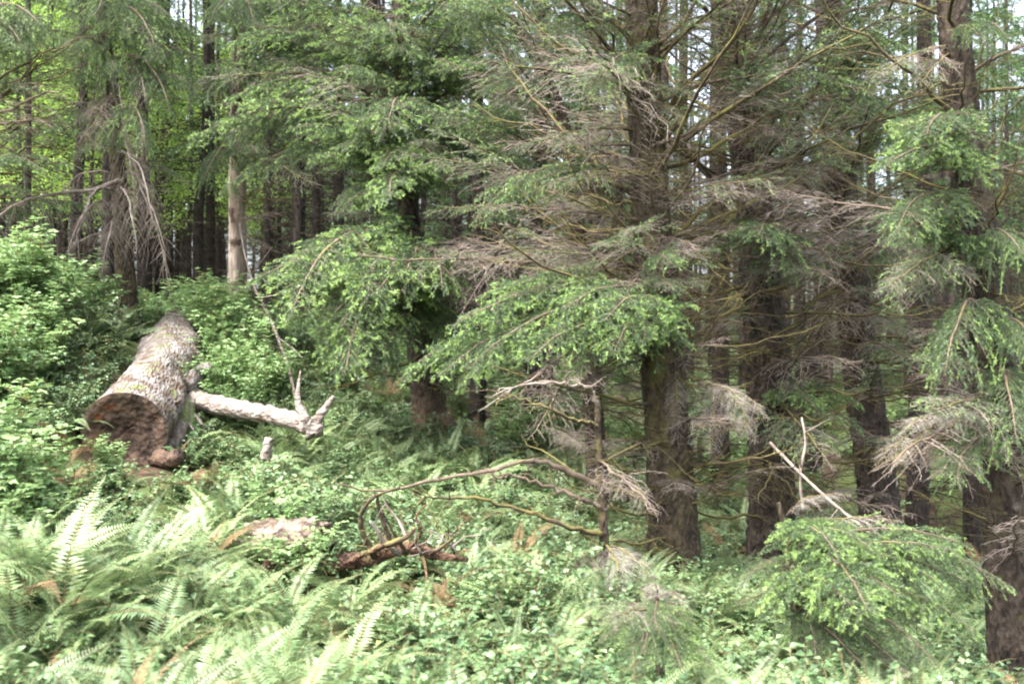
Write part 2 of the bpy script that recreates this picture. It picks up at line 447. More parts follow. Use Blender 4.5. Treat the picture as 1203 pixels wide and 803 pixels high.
# ------------------------------------------------------------------ trunks
def trunk_mesh(name, ctrl, rad, mat, sides=16, seed=0, flare=.5, rings=60, lump=.03):
    rng = np.random.default_rng(seed)
    pts = spline(ctrl, rings)
    dist = np.concatenate([[0], np.cumsum(np.linalg.norm(np.diff(pts, axis=0), axis=1))])
    cr = np.interp(np.linspace(0, 1, rings), np.linspace(0, 1, len(rad)), rad)
    a = np.arange(sides) * 2 * math.pi / sides
    lob = sum(rng.uniform(.4, 1) * np.cos(k * a + rng.uniform(0, 6)) for k in (2, 3, 5)) / 3
    fl = np.exp(-dist / .28)[:, None] * flare * (1 + .9 * lob[None])
    low = .05 * np.cos(3 * a[None] + dist[:, None] * .9 + rng.uniform(0, 6)) + .03 * np.cos(5 * a[None] - dist[:, None] * 1.7)
    rr = cr[:, None] * (1 + fl + low + lump * rng.normal(size=(rings, sides)))
    d = unit(np.gradient(pts, axis=0)); u = unit(np.cross(d, [0, 1., 0])); w = np.cross(d, u)
    v = pts[:, None] + rr[..., None] * (np.cos(a)[None, :, None] * u[:, None] + np.sin(a)[None, :, None] * w[:, None])
    i = np.arange(rings - 1)[:, None] * sides; j = np.arange(sides)[None]; k = (j + 1) % sides
    q = np.stack([i + j, i + k, i + sides + k, i + sides + j], -1).reshape(-1, 4)
    mb = MB(); V = np.concatenate([v.reshape(-1, 3), pts[-1:]])
    jj = np.arange(sides); t = np.stack([np.full(sides, rings * sides), (rings - 1) * sides + jj, (rings - 1) * sides + (jj + 1) % sides], 1)
    mb.add(V, t, q)
    return mb.mesh(name, mat)


# ------------------------------------------------------------------ crowns
def coarse_spray(seed, L=2.2):
    return spray(seed, L=L, live=.95, inner=.2, gap=.30, reach=.34, hang=.7, rise=.2, sag=.6, new=.3, per_m=60, nl=.09, nw=.026, tert=.13, r0=.02, fine=False)
COARSE = [coarse_spray(50 + k) for k in range(5)]
def crown_mb(seed, z0, z1, rmax, step=.55, per=3):
    rng = np.random.default_rng(seed); wood, nd = MB(), MB()
    z = z0
    while z < z1:
        f = (z - z0) / (z1 - z0)
        R = rmax * (1 - f) ** .8 * (.65 + .35 * min(1, f * 5)) + .25
        for _ in range(per if f < .8 else per - 1):
            az = rng.uniform(0, 6.283); r = R * rng.uniform(.65, 1.15)
            a = np.array([0, 0, z + rng.uniform(-.2, .2)])
            b = a + np.array([math.cos(az) * r, math.sin(az) * r, r * (rng.uniform(-.35, .1) if f < .6 else rng.uniform(0, .5))])
            w, n = COARSE[int(rng.integers(5))]
            m = frame(a, b, 2.2, rng.uniform(-.3, .3))
            nd.join(n, m); wood.join(w, m)
        z += step * rng.uniform(.7, 1.3)
    return nd
CROWNS = []
for k, (cb, top, rm) in enumerate([(3.4, 15, 2.2), (4.8, 17, 2.3), (6.0, 19, 2.5), (7.0, 20, 2.4), (2.2, 12, 2.0)]):
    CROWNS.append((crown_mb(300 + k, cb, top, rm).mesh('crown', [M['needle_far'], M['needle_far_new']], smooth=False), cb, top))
TOPS = []            # upper crowns of the near trees, from their own base at z = 0
for k in range(3):
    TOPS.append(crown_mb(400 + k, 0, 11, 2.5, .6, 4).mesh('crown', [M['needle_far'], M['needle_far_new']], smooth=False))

def dead_lower(seed, z0, z1, n, r=1.3):
    rng = np.random.default_rng(seed); mb = MB()
    for _ in range(n):
        z = rng.uniform(z0, z1); az = rng.uniform(0, 6.283); l = r * rng.uniform(.35, 1.2)
        a = np.array([math.cos(az) * .05, math.sin(az) * .05, z]); d = np.array([math.cos(az), math.sin(az), rng.uniform(-.25, .45)])
        k = np.linspace(0, 1, 5)[:, None]
        p = a + d * l * k + np.array([0, 0, -.3 * l]) * k ** 2 * rng.uniform(-.6, 1) + rng.normal(0, .03, (5, 3)) * k
        tube(mb, p, np.linspace(.014, .004, 5), 4, 0, cap=False)
        for _ in range(int(rng.integers(3, 9))):
            f = rng.uniform(.25, 1); q = p[0] + (p[-1] - p[0]) * f; i = min(3, int(f * 4)); q = p[i] * (1 - (f * 4 - i)) + p[i + 1] * (f * 4 - i)
            e = unit(d + rng.normal(0, .7, 3)); tl = l * rng.uniform(.15, .45)
            tube(mb, [q, q + e * tl * .5, q + e * tl + [0, 0, -.1 * tl]], [.005, .004, .002], 3, 0, cap=False)
    return mb
DEADLOW = [dead_lower(600 + k, .7, 7.5, 130).mesh('dead_twigs', [M['bark']]) for k in range(4)]
TRUNKS = []
for k in range(5):
    rr = random.Random(k)
    c = [(0, 0, -.4), (rr.uniform(-.1, .1), 0, 3), (rr.uniform(-.25, .25), rr.uniform(-.2, .2), 8), (rr.uniform(-.3, .3), 0, 19)]
    TRUNKS.append(trunk_mesh('trunk', c, [.19, .165, .13, .10, .03], M['bark_far'], 10, k, .35, 40))

def far_tree(x, y, label, group, tr, cr, dl, sc, rz, thin=1.):
    z = h(x, y)
    t = thing('spruce_tree', label, 'tree', (x, y, z), group, rz)
    t.scale = (sc, sc, sc)
    o = link('trunk', TRUNKS[tr], t); o.scale = (thin, thin, 1)
    if cr is not None: link('crown', CROWNS[cr][0], t)
    if dl is not None: tag(link('dead_twigs', DEADLOW[dl], t), kind='stuff').rotation_euler = (0, 0, random.uniform(0, 6.28))
    return t


# ------------------------------------------------------------------ ground
def axis(lo, hi, near_lo, near_hi, n_near, n_far):
    a = np.linspace(near_lo, near_hi, n_near)
    e = np.linspace(0, 1, n_far)[1:] ** 2.2
    return np.concatenate([(near_lo + (lo - near_lo) * e)[::-1], a, near_hi + (hi - near_hi) * e])
gx = axis(-600, 600, -16, 16, 150, 22); gy = axis(-300, 900, -4, 36, 180, 26)
X, Yg = np.meshgrid(gx, gy)
Z = H(X, Yg)
gm = MB(); nx, ny = len(gx), len(gy)
i = np.arange(ny - 1)[:, None] * nx + np.arange(nx - 1)[None]
gm.add(np.stack([X, Yg, Z], -1).reshape(-1, 3), None, np.stack([i, i + 1, i + nx + 1, i + nx], -1).reshape(-1, 4))
tag(link('ground', gm.mesh('ground', M['soil'])), kind='structure')


# ------------------------------------------------------------------ named trees
def near_tree(label, ctrl_px, rad, mat='bark', seed=0, top=True, flare=.5, cat='tree', name='spruce_tree', up=14., lean=None, crown_from=None):
    """ctrl_px: (px, py, Y) points up the trunk as seen; goes on above the frame"""
    pts = [P(*c) for c in ctrl_px]
    b = pts[0].copy(); gz = h(b[0], b[1]); b[2] = min(b[2], gz)
    root = thing(name, label, cat, b)
    q = [p - b for p in pts]; q[0] = q[0] - np.array([0, 0, .35])
    rad = list(rad)
    if top:
        d = unit(q[-1] - q[-2]) if lean is None else np.array(lean)
        d = unit(d + np.array([0, 0, 1.2]))
        q += [q[-1] + d * (up - q[-1][2]) * .5, q[-1] + d * (up - q[-1][2])]
        rad += [rad[-1] * .6, .03]
    link('trunk', trunk_mesh('trunk', q, rad, M[mat], 26, seed, flare, 170, .045), root)
    if top:
        cz = crown_from if crown_from is not None else max(5.5, pts[-1][2] - b[2] + .9)
        o = link('crown', TOPS[seed % 3], root)
        f = np.interp(cz, [p[2] for p in q], [0] * len(q))
        qa = np.array(q); o.location = (float(np.interp(cz, qa[:, 2], qa[:, 0])), float(np.interp(cz, qa[:, 2], qa[:, 1])), cz)
        o.rotation_euler = (0, 0, seed * 1.3)
    root['_'] = 0
    del root['_']
    return root, np.array(pts)

def on_trunk(pts, py_z):
    """point on the trunk axis at world height"""
    o = np.argsort(pts[:, 2]); return np.array([np.interp(py_z, pts[o, 2], pts[o, k]) for k in range(3)])

EXTRA = {'lush': 1, 'live': 1, 'hanging': 0, 'semi': 1, 'dead': 1, 'bare': 1, 'lichen': 0, 'drape': 0}
def limbs_px(root, rows):
    for r in rows:
        a, b, kind = r[0], r[1], r[2]
        limb(root, P(*a), P(*b), kind, r[3] if len(r) > 3 else None)
        for e in range(EXTRA.get(kind, 1)):               # the limbs just above and below it on the trunk
            j = random.gauss
            a2 = (a[0], a[1] + j(0, 16), a[2]); b2 = (b[0] + j(0, 22) + .12 * (a[0] - b[0]), b[1] + j(0, 22), b[2] + j(0, .35))
            limb(root, P(*a2), P(*b2), kind if random.random() < .75 else {'lush': 'live', 'live': 'semi', 'semi': 'dead', 'dead': 'semi'}.get(kind, kind))

def whorls(root, pts, z0, z1, n, pick, l0=1.1, l1=2.2, tilt=(-.25, .35), az=(0, 6.283)):
    for k in range(n):
        z = z0 + (z1 - z0) * (k + random.random()) / n
        a = on_trunk(pts, z); t = random.uniform(*az); l = random.uniform(l0, l1)
        b = a + np.array([math.cos(t) * l, math.sin(t) * l, l * random.uniform(*tilt)])
        kd = pick(t, z)
        if kd: limb(root, a, b, kd)

R = random.choice
# mossy double-stemmed spruce in the middle
t5, p5 = near_tree('mossy brown spruce with bare ascending limbs standing behind the thin lichened snag',
                   [(797, 700, 9.3), (790, 600, 9.35), (781, 450, 9.4), (767, 280, 9.5), (757, 120, 9.6), (752, -60, 9.7)], [.235, .225, .20, .185, .165, .15], 'bark_moss', 1)
limbs_px(t5, [
    ((775, 385, 9.4), (475, 438, 8.5), 'lush'), ((775, 372, 9.4), (530, 385, 8.4), 'lush'), ((772, 350, 9.4), (600, 335, 8.6), 'live'),
    ((775, 395, 9.4), (620, 425, 7.9), 'lush'), ((776, 400, 9.4), (720, 415, 7.7), 'lush'), ((775, 380, 9.4), (540, 455, 8.3), 'lush'),
    ((775, 365, 9.4), (660, 365, 8.0), 'lush'), ((776, 380, 9.4), (760, 400, 7.9), 'lush'), ((772, 320, 9.4), (560, 300, 9.4), 'dead'),
    ((770, 330, 9.4), (640, 280, 9.0), 'bare'), ((770, 300, 9.5), (700, 285, 8.3), 'semi'),
    ((757, 110, 9.6), (560, 70, 8.8), 'semi'), ((757, 150, 9.6), (600, 175, 8.8), 'semi'), ((755, 60, 9.6), (640, 20, 8.8), 'live'),
    ((756, 90, 9.6), (690, 110, 8.3), 'live'), ((760, 190, 9.6), (640, 220, 8.6), 'semi'), ((762, 220, 9.5), (560, 230, 9.0), 'live'),
    ((760, 170, 9.6), (830, 60, 9.0), 'bare'), ((765, 260, 9.5), (860, 120, 9.3), 'bare'), ((765, 280, 9.5), (850, 230, 8.8), 'bare'),
    ((768, 300, 9.5), (680, 160, 9.2), 'bare'), ((775, 380, 9.4), (690, 200, 9.2), 'bare'), ((778, 420, 9.4), (860, 300, 9.2), 'bare'),
    ((780, 440, 9.4), (880, 330, 8.7), 'bare'), ((780, 470, 9.4), (690, 400, 9.2), 'bare'), ((782, 480, 9.4), (890, 440, 8.8), 'bare'),
    ((785, 520, 9.4), (700, 470, 8.9), 'bare'), ((786, 540, 9.4), (690, 560, 8.8), 'bare'), ((788, 580, 9.4), (700, 555, 8.8), 'bare'),
    ((788, 590, 9.4), (880, 570, 8.7), 'bare'), ((788, 575, 9.4), (920, 512, 9.0), 'bare'), ((785, 560, 9.4), (870, 520, 8.6), 'bare'),
    ((783, 436, 9.4), (893, 470, 8.3), 'bare'), ((800, 443, 9.2), (832, 505, 8.9), 'lichen'), ((822, 450, 8.9), (872, 515, 8.5), 'lichen'), ((848, 458, 8.7), (890, 520, 8.3), 'lichen'),
    ((812, 446, 9.0), (860, 478, 8.5), 'lichen'), ((835, 455, 8.8), (842, 545, 8.6), 'lichen'), ((862, 462, 8.5), (905, 492, 8.2), 'lichen'), ((795, 440, 9.2), (790, 500, 8.7), 'lichen'), ((828, 452, 8.8), (885, 480, 8.2), 'lichen'),
    ((770, 340, 9.4), (830, 330, 8.4), 'semi'), ((772, 330, 9.4), (790, 310, 8.2), 'live'), ((770, 290, 9.5), (810, 300, 8.4), 'dead'),
    ((770, 300, 9.5), (730, 350, 8.4), 'dead'), ((772, 350, 9.4), (660, 330, 8.7), 'dead'), ((780, 410, 9.4), (640, 470, 9.1), 'dead'),
    ((783, 480, 9.4), (650, 455, 9.2), 'bare'), ((790, 620, 9.35), (730, 600, 8.7), 'bare'), ((755, 40, 9.6), (800, 20, 8.6), 'semi'),
    ((756, 100, 9.6), (810, 110, 8.7), 'semi')])
whorls(t5, p5, 2.2, 6.0, 16, lambda t, z: R(['dead', 'bare', 'semi']), 1.0, 2.0, (0, .6))

# spruce just right of it
t6, p6 = near_tree('straight dark spruce with dead brown twigs, right of the mossy spruce',
                   [(898, 705, 11), (906, 600, 11), (903, 450, 11), (891, 300, 11.1), (872, 120, 11.2), (860, -60, 11.3)], [.27, .25, .235, .21, .18, .165], 'bark', 2)
limbs_px(t6, [
    ((880, 220, 11.1), (1010, 120, 9.6), 'dead'), ((880, 240, 11.1), (990, 170, 9.4), 'semi'), ((882, 260, 11.1), (1000, 230, 9.2), 'dead'),
    ((885, 280, 11.1), (960, 260, 9.0), 'dead'), ((876, 160, 11.2), (960, 60, 9.8), 'semi'), ((874, 130, 11.2), (930, 90, 9.3), 'semi'),
    ((870, 90, 11.2), (940, 10, 9.8), 'semi'), ((888, 290, 11.1), (980, 330, 9.2), 'dead'), ((890, 310, 11.1), (850, 290, 9.4), 'live'),
    ((870, 100, 11.2), (820, 60, 9.8), 'semi'), ((875, 150, 11.2), (900, 160, 9.2), 'dead'), ((880, 200, 11.1), (920, 230, 9.2), 'dead'),
    ((900, 420, 11), (985, 340, 10), 'bare'), ((902, 440, 11), (990, 350, 9.8), 'bare'), ((900, 400, 11), (830, 420, 9.8), 'bare'),
    ((903, 470, 11), (1010, 430, 9.9), 'bare'), ((903, 460, 11), (820, 400, 9.9), 'bare'), ((905, 520, 11), (990, 500, 10), 'bare'),
    ((905, 500, 11), (960, 520, 9.5), 'semi'), ((905, 560, 11), (960, 560, 10), 'bare'), ((904, 480, 11), (960, 480, 9.7), 'lush'),
    ((903, 470, 11), (1010, 475, 9.8), 'lush'), ((905, 530, 11), (990, 520, 9.6), 'live'), ((904, 540, 11), (850, 560, 9.7), 'bare'),
    ((890, 300, 11.1), (940, 320, 9.3), 'semi'), ((895, 340, 11), (1000, 300, 9.8), 'semi'), ((885, 260, 11.1), (830, 240, 9.8), 'bare')])
FRONT = (-2.9, -.2)
whorls(t5, p5, 2.9, 5.6, 22, lambda t, z: R(['live', 'semi', 'semi', 'dead', 'semi']), 1.4, 2.4, (-.05, .5), (-3.3, .4))
whorls(t5, p5, 1.6, 4.8, 30, lambda t, z: 'bare', 1.2, 2.3, (.35, 1.1))
whorls(t6, p6, 1.5, 6.3, 20, lambda t, z: R(['dead', 'bare', 'bare', 'semi']), .9, 1.9, (.05, .6))

t7, p7 = near_tree('dark spruce half hidden by grey twigs, third trunk right of the middle',
                   [(1036, 640, 13), (1028, 560, 13), (1008, 400, 13.1), (992, 250, 13.2), (978, 100, 13.3), (970, -60, 13.4)], [.27, .25, .22, .20, .18, .17], 'bark', 3)
limbs_px(t7, [
    ((990, 220, 13.2), (1040, 60, 11.6), 'live'), ((990, 230, 13.2), (1050, 120, 11.2), 'semi'), ((995, 270, 13.2), (1060, 230, 11.4), 'dead'),
    ((995, 280, 13.2), (1040, 280, 11), 'dead'), ((1000, 330, 13.1), (1100, 300, 11.4), 'live'), ((1005, 360, 13.1), (1080, 400, 11.5), 'semi'),
    ((980, 110, 13.3), (1050, 50, 11.4), 'lush'), ((985, 150, 13.3), (1040, 140, 11.2), 'lush'), ((1010, 430, 13.1), (1110, 380, 11.6), 'bare'),
    ((1015, 470, 13), (1120, 470, 11.6), 'bare'), ((1020, 520, 13), (1100, 500, 11.7), 'dead'), ((1000, 330, 13.1), (950, 400, 11.5), 'dead'),
    ((985, 170, 13.3), (940, 120, 11.6), 'semi'), ((990, 210, 13.2), (950, 200, 11.4), 'dead'), ((995, 260, 13.2), (960, 310, 11.3), 'dead')])
whorls(t5, p5, -.2, 3.6, 44, lambda t, z: R(['bare', 'bare', 'bare', 'dead']), .9, 1.9, (-.1, .4))
whorls(t6, p6, -.4, 3.8, 46, lambda t, z: R(['bare', 'bare', 'bare', 'dead']), .9, 2.0, (-.1, .4))
whorls(t6, p6, 3.0, 6.2, 24, lambda t, z: R(['semi', 'dead', 'dead', 'bare', 'bare']), 1.3, 2.4, (.1, .7), (-3.0, .1))
whorls(t6, p6, 1.6, 5.8, 22, lambda t, z: 'bare', 1.2, 2.3, (.3, 1.0))
whorls(t7, p7, .5, 6.5, 22, lambda t, z: R(['dead', 'bare', 'bare', 'semi']), .9, 1.9, (0, .5))

t9, p9 = near_tree('big dark spruce trunk at the edge of the photo with drooping green boughs',
                   [(1200, 900, 8.3), (1191, 700, 8.35), (1172, 450, 8.5), (1142, 230, 8.6), (1125, 80, 8.7), (1115, -60, 8.8)], [.25, .215, .18, .155, .135, .12], 'bark', 4)
limbs_px(t9, [
    ((1140, 220, 8.6), (1040, 195, 7.3), 'lush'), ((1135, 190, 8.6), (1060, 150, 7.5), 'lush'), ((1145, 250, 8.6), (1060, 285, 7.4), 'live'),
    ((1150, 300, 8.6), (1203, 300, 7.4), 'hanging'), ((1155, 330, 8.6), (1060, 280, 7.6), 'live'),
    ((1160, 370, 8.5), (1110, 440, 7.2), 'hanging'), ((1165, 400, 8.5), (1220, 420, 7.3), 'hanging'), 
    ((1170, 440, 8.5), (1195, 520, 7.2), 'hanging'), ((1175, 480, 8.5), (1030, 525, 7.5), 'bare'), ((1130, 495, 8.1), (1092, 545, 7.8), 'lichen'), ((1100, 503, 7.9), (1055, 545, 7.6), 'lichen'), ((1070, 512, 7.7), (1028, 548, 7.4), 'lichen'), ((1145, 490, 8.2), (1110, 505, 7.5), 'lichen'), ((1110, 500, 8.0), (1060, 508, 7.4), 'lichen'), ((1176, 490, 8.5), (1100, 560, 7.3), 'dead'), ((1175, 485, 8.5), (1060, 500, 7.6), 'semi'), ((1150, 280, 8.6), (1040, 340, 7.4), 'semi'),
    ((1130, 150, 8.7), (1195, -10, 8.2), 'bare'), ((1128, 130, 8.7), (1080, 20, 8.4), 'bare'), ((1145, 250, 8.6), (1230, 190, 8.0), 'bare'),
    ((1150, 280, 8.6), (1230, 130, 8.3), 'bare'), ((1140, 200, 8.6), (1240, 60, 8.2), 'bare'), ((1120, 40, 8.7), (1165, 60, 7.9), 'live'),
    ((1120, 60, 8.7), (1080, 100, 7.8), 'semi'), ((1170, 440, 8.5), (1080, 420, 7.7), 'semi'), ((1178, 520, 8.4), (1110, 560, 7.4), 'live'),
    ((1165, 380, 8.5), (1100, 260, 7.9), 'live'), ((1150, 300, 8.6), (1060, 330, 7.6), 'semi')])
whorls(t7, p7, -.4, 4.0, 44, lambda t, z: R(['bare', 'bare', 'bare', 'dead']), .9, 2.0, (-.1, .4))
whorls(t7, p7, 3.0, 7, 20, lambda t, z: R(['semi', 'semi', 'dead', 'bare', 'lush']), 1.2, 2.2, (0, .6), (-3.0, .1))
whorls(t7, p7, 1.6, 6.8, 18, lambda t, z: 'bare', 1.2, 2.2, (.3, 1.0))
whorls(t9, p9, -.3, 1.6, 9, lambda t, z: R(['bare', 'dead']), .6, 1.3, (.0, .6), (-3.6, -1.2))
whorls(t9, p9, 1.6, 5.6, 22, lambda t, z: R(['bare', 'bare', 'bare', 'dead']), .9, 1.9, (-.1, .6))

# spruce behind the log clearing, with flared tan foot
t3, p3 = near_tree('spruce with a flared tan foot and wide green boughs, behind the arching bare branches',
                   [(508, 538, 14), (502, 490, 14), (492, 400, 14), (481, 250, 14.1), (474, 100, 14.2), (470, -60, 14.3)], [.24, .20, .175, .15, .135, .125], 'bark_foot', 5, flare=.35)
link('root_flare', trunk_mesh('root_flare', [(.0, -.02, -.35), (0, -.02, .1), (-.03, 0, .5), (-.06, 0, 1.0), (-.1, 0, 1.5)], [.42, .33, .25, .20, .13], M['bark_foot'], 26, 31, 1.1, 40, .06), t3)
for q_ in [[(.12, -.12, .55), (.3, -.3, .3), (.55, -.4, .14), (.85, -.45, .0), (1.2, -.5, -.2)], [(-.1, -.15, .4), (-.3, -.35, .12), (-.55, -.5, -.1)], [(.05, -.2, .4), (.08, -.5, .1), (.12, -.8, -.15)]]:
    mb_ = MB(); tube(mb_, spline(q_, 12), np.linspace(.17, .05, 12), 10, 0, .08, np.random.default_rng(3)); link('root', mb_.mesh('root', M['bark_foot']), t3)
limbs_px(t3, [
    ((482, 215, 14.1), (345, 150, 12.3), 'lush'), ((481, 200, 14.1), (420, 145, 11.8), 'lush'), ((484, 225, 14.1), (370, 185, 12.2), 'lush'),
    ((482, 190, 14.1), (560, 160, 12.0), 'live'), ((482, 210, 14.1), (610, 185, 12.2), 'live'), ((484, 220, 14.1), (450, 195, 11.8), 'lush'),
    ((482, 210, 14.1), (520, 200, 11.8), 'live'), ((478, 150, 14.2), (400, 80, 12.2), 'live'), ((478, 140, 14.2), (540, 80, 12.4), 'live'),
    ((476, 110, 14.2), (470, 60, 12), 'live'), ((476, 110, 14.2), (390, 20, 12.5), 'lush'), ((476, 120, 14.2), (580, 40, 12.5), 'live'),
    ((490, 330, 14), (300, 328, 11.6), 'lush'), ((490, 320, 14), (345, 345, 11.3), 'lush'), ((491, 340, 14), (375, 390, 11.3), 'live'),
    ((490, 335, 14), (430, 355, 10.8), 'lush'), ((490, 330, 14), (520, 340, 11), 'live'), ((490, 310, 14), (350, 300, 12), 'live'),
    ((490, 325, 14), (470, 330, 11), 'lush'), ((491, 350, 14), (410, 410, 11), 'lush'), ((492, 370, 14), (450, 420, 11.2), 'live'),
    ((492, 380, 14), (560, 430, 11.6), 'live'), ((490, 300, 14), (560, 280, 12), 'dead'), ((487, 280, 14), (570, 310, 12.2), 'dead'),
    ((488, 290, 14), (410, 230, 12.8), 'live'), ((495, 430, 14), (420, 440, 12.4), 'bare'), ((495, 440, 14), (570, 470, 12.4), 'bare'),
    ((484, 240, 14.1), (400, 250, 12.2), 'live')])
whorls(t3, p3, 4.2, 7.2, 30, lambda t, z: R(['live', 'live', 'lush', 'semi']), 1.7, 3.0, (-.25, .15), (-3.5, .4))
whorls(t3, p3, 1.5, 6.6, 16, lambda t, z: R(['dead', 'bare']), .9, 1.8, (-.1, .4))

# slim tree between
t4, p4 = near_tree('slim dark spruce with ascending side limbs, left of the mossy spruce',
                   [(703, 560, 12), (694, 430, 12), (683, 320, 12), (667, 170, 12.1), (640, 90, 12.1), (600, 20, 12.2)], [.12, .11, .10, .085, .07, .055], 'bark', 6, up=7.5, top=False)
limbs_px(t4, [
    ((668, 180, 12.1), (560, 30, 11.6), 'semi'), ((660, 150, 12.1), (620, -20, 11.7), 'semi'), ((668, 190, 12.1), (700, 30, 11.8), 'bare'),
    ((672, 230, 12), (470, 180, 11.2), 'semi'), ((672, 220, 12), (500, 130, 11.4), 'live'), ((675, 250, 12), (560, 250, 10.8), 'live'),
    ((680, 280, 12), (520, 290, 11.0), 'dead'), ((682, 300, 12), (420, 300, 11.2), 'dead'), ((672, 200, 12), (720, 100, 11.5), 'bare'),
    ((675, 250, 12), (640, 230, 10.7), 'semi'), ((650, 120, 12.1), (560, 110, 11), 'live'), ((640, 90, 12.1), (660, 20, 11), 'live'),
    ((625, 60, 12.1), (520, 20, 11.2), 'live'), ((684, 330, 12), (580, 400, 10.8), 'dead'), ((690, 400, 12), (600, 470, 11), 'dead'),
    ((690, 380, 12), (760, 300, 11.2), 'bare'), ((686, 350, 12), (620, 320, 10.8), 'dead')])
whorls(t4, p4, 2.2, 4.9, 14, lambda t, z: R(['live', 'semi', 'semi', 'dead']), 1.0, 2.0, (-.2, .35), (-3.3, .4))
whorls(t4, p4, .2, 4.6, 16, lambda t, z: R(['dead', 'dead', 'bare', 'semi']), .8, 1.7, (-.1, .5))

# bleached trunk on the rise behind the log
t2, p2 = near_tree('tall bleached trunk with peeling bark on the rise behind the big sawn log',
                   [(278, 398, 17), (279, 330, 17), (278, 220, 17), (280, 120, 17.1), (284, 20, 17.2), (286, -60, 17.2)], [.20, .155, .14, .125, .11, .10], 'bleached', 7, flare=.9)
limbs_px(t2, [
    ((280, 105, 17), (224, 105, 16.2), 'drape'), ((281, 90, 17), (256, 130, 16), 'bare'), ((282, 60, 17.1), (272, 130, 16.2), 'drape'), ((281, 70, 17.1), (277, -20, 16.6), 'bare'),
    ((281, 90, 17), (300, 80, 15.6), 'live'), ((280, 100, 17), (345, 85, 15.4), 'live'), ((282, 50, 17.1), (350, 40, 15.6), 'live'), ((282, 40, 17.1), (240, 20, 15.8), 'live'),
    ((279, 190, 17), (345, 165, 16), 'bare'), ((279, 230, 17), (350, 200, 16), 'bare'), ((279, 235, 17), (340, 228, 15.8), 'bare'), ((279, 180, 17), (335, 175, 16.5), 'bare'),
    ((283, 20, 17.1), (300, 30, 15.4), 'hanging'), ((283, 10, 17.1), (330, 10, 15.5), 'hanging'), ((279, 150, 17), (330, 130, 15.8), 'semi'), ((279, 260, 17), (330, 250, 16), 'dead')])

whorls(t2, p2, 4.6, 8, 30, lambda t, z: R(['live', 'live', 'hanging', 'semi']), 1.2, 2.2, (-.5, .1), (-1.7, .6))
# grey dead-draped tree on the bank
t1, p1 = near_tree('grey-barked tree draped with hanging dead twigs on top of the left bank',
                   [(150, 365, 15), (146, 300, 15), (139, 200, 15), (132, 120, 15.1), (118, 0, 15.2), (110, -60, 15.2)], [.17, .13, .115, .105, .09, .08], 'bark_moss', 8, flare=.4)
limbs_px(t1, [
    ((134, 140, 15), (60, 130, 14.2), 'drape'), ((134, 130, 15), (165, 190, 14), 'drape'), ((138, 180, 15), (180, 270, 14), 'drape'), ((140, 200, 15), (195, 310, 14.2), 'drape'),
    ((140, 240, 15), (80, 290, 13.6), 'drape'), ((130, 90, 15), (170, 120, 14), 'drape'),
    ((132, 110, 15), (100, 140, 13.8), 'dead'), ((125, 50, 15.1), (70, 20, 14), 'hanging'), ((125, 40, 15.1), (150, 40, 13.9), 'hanging'), ((125, 60, 15.1), (180, 60, 14), 'hanging'),
    ((120, 10, 15.1), (40, 0, 14), 'hanging'), ((122, 20, 15.1), (110, 20, 13.7), 'hanging'), ((122, 20, 15.1), (200, 20, 14), 'live'), ((142, 260, 15), (120, 320, 14), 'drape'), ((140, 220, 15), (160, 300, 13.8), 'drape')])
whorls(t1, p1, 4.6, 7.5, 24, lambda t, z: R(['live', 'hanging', 'hanging', 'semi']), 1.0, 1.9, (-.6, .0))
whorls(t1, p1, 3.0, 7.0, 10, lambda t, z: R(['dead', 'drape']), .7, 1.4, (-.6, .2))

# dark-limbed spruce off the left edge
t0, p0 = near_tree('dark spruce at the left edge with long bare limbs reaching over the bank',
                   [(-40, 320, 14), (-44, 180, 14), (-46, 60, 14.1), (-48, -60, 14.2)], [.22, .19, .17, .15], 'bark', 9)
limbs_px(t0, [
    ((-42, 120, 14), (95, 40, 13), 'bare'), ((-42, 130, 14), (100, 75, 13), 'bare'), ((-42, 170, 14), (85, 120, 13), 'bare'), ((-42, 200, 14), (80, 150, 13), 'bare'),
    ((-42, 100, 14), (60, 20, 12.8), 'live'), ((-42, 60, 14), (50, 30, 12.5), 'hanging'), ((-42, 150, 14), (60, 140, 12.6), 'dead'), ((-42, 190, 14), (90, 195, 13), 'semi'),
    ((-42, 40, 14), (30, 60, 12.5), 'live'), ((-42, 220, 14), (50, 200, 12.8), 'live')])
whorls(t0, p0, 3.2, 7.2, 14, lambda t, z: R(['bare', 'dead', 'live']), 1, 2, (-.1, .3))

# thin lichened snag with the arching bare limbs
t8, p8 = near_tree('thin lichened snag with long arching bare limbs reaching over the ferns',
                   [(713, 705, 8), (709, 620, 8), (704, 540, 8), (702, 465, 8)], [.042, .036, .032, .02], 'bark_moss', 10, top=False, name='dead_snag', cat='dead tree', flare=.2)
def arch(root, px, r, mat, name='branch', sides=7, n=26, seed=0):
    rng = np.random.default_rng(seed); mb = MB()
    pts = spline([P(*p) - np.array(root.location) for p in px], n)
    pts[1:-1] += rng.normal(0, .011, (n - 2, 3))
    tube(mb, pts, np.linspace(r[0], r[1], n), sides, 0, .1, rng)
    for _ in range(n // 2):
        i = int(rng.integers(5, n - 1)); e = unit(pts[i] - pts[i - 1]) * .6 + rng.normal(0, .5, 3); l = rng.uniform(.06, .3)
        q = np.array([pts[i], pts[i] + e * l * .5 + rng.normal(0, .02, 3), pts[i] + e * l + [0, 0, -.1 * l]]); tube(mb, q, [.006, .004, .0015], 4, 0, cap=False)
    return link(name, mb.mesh(name, M[mat]), root)
arch(t8, [(706, 572, 8), (685, 562, 7.9), (650, 546, 7.8), (620, 541, 7.7), (580, 551, 7.6), (520, 562, 7.5), (450, 575, 7.4), (395, 568, 7.3)], (.028, .006), 'twig_brown', seed=1)
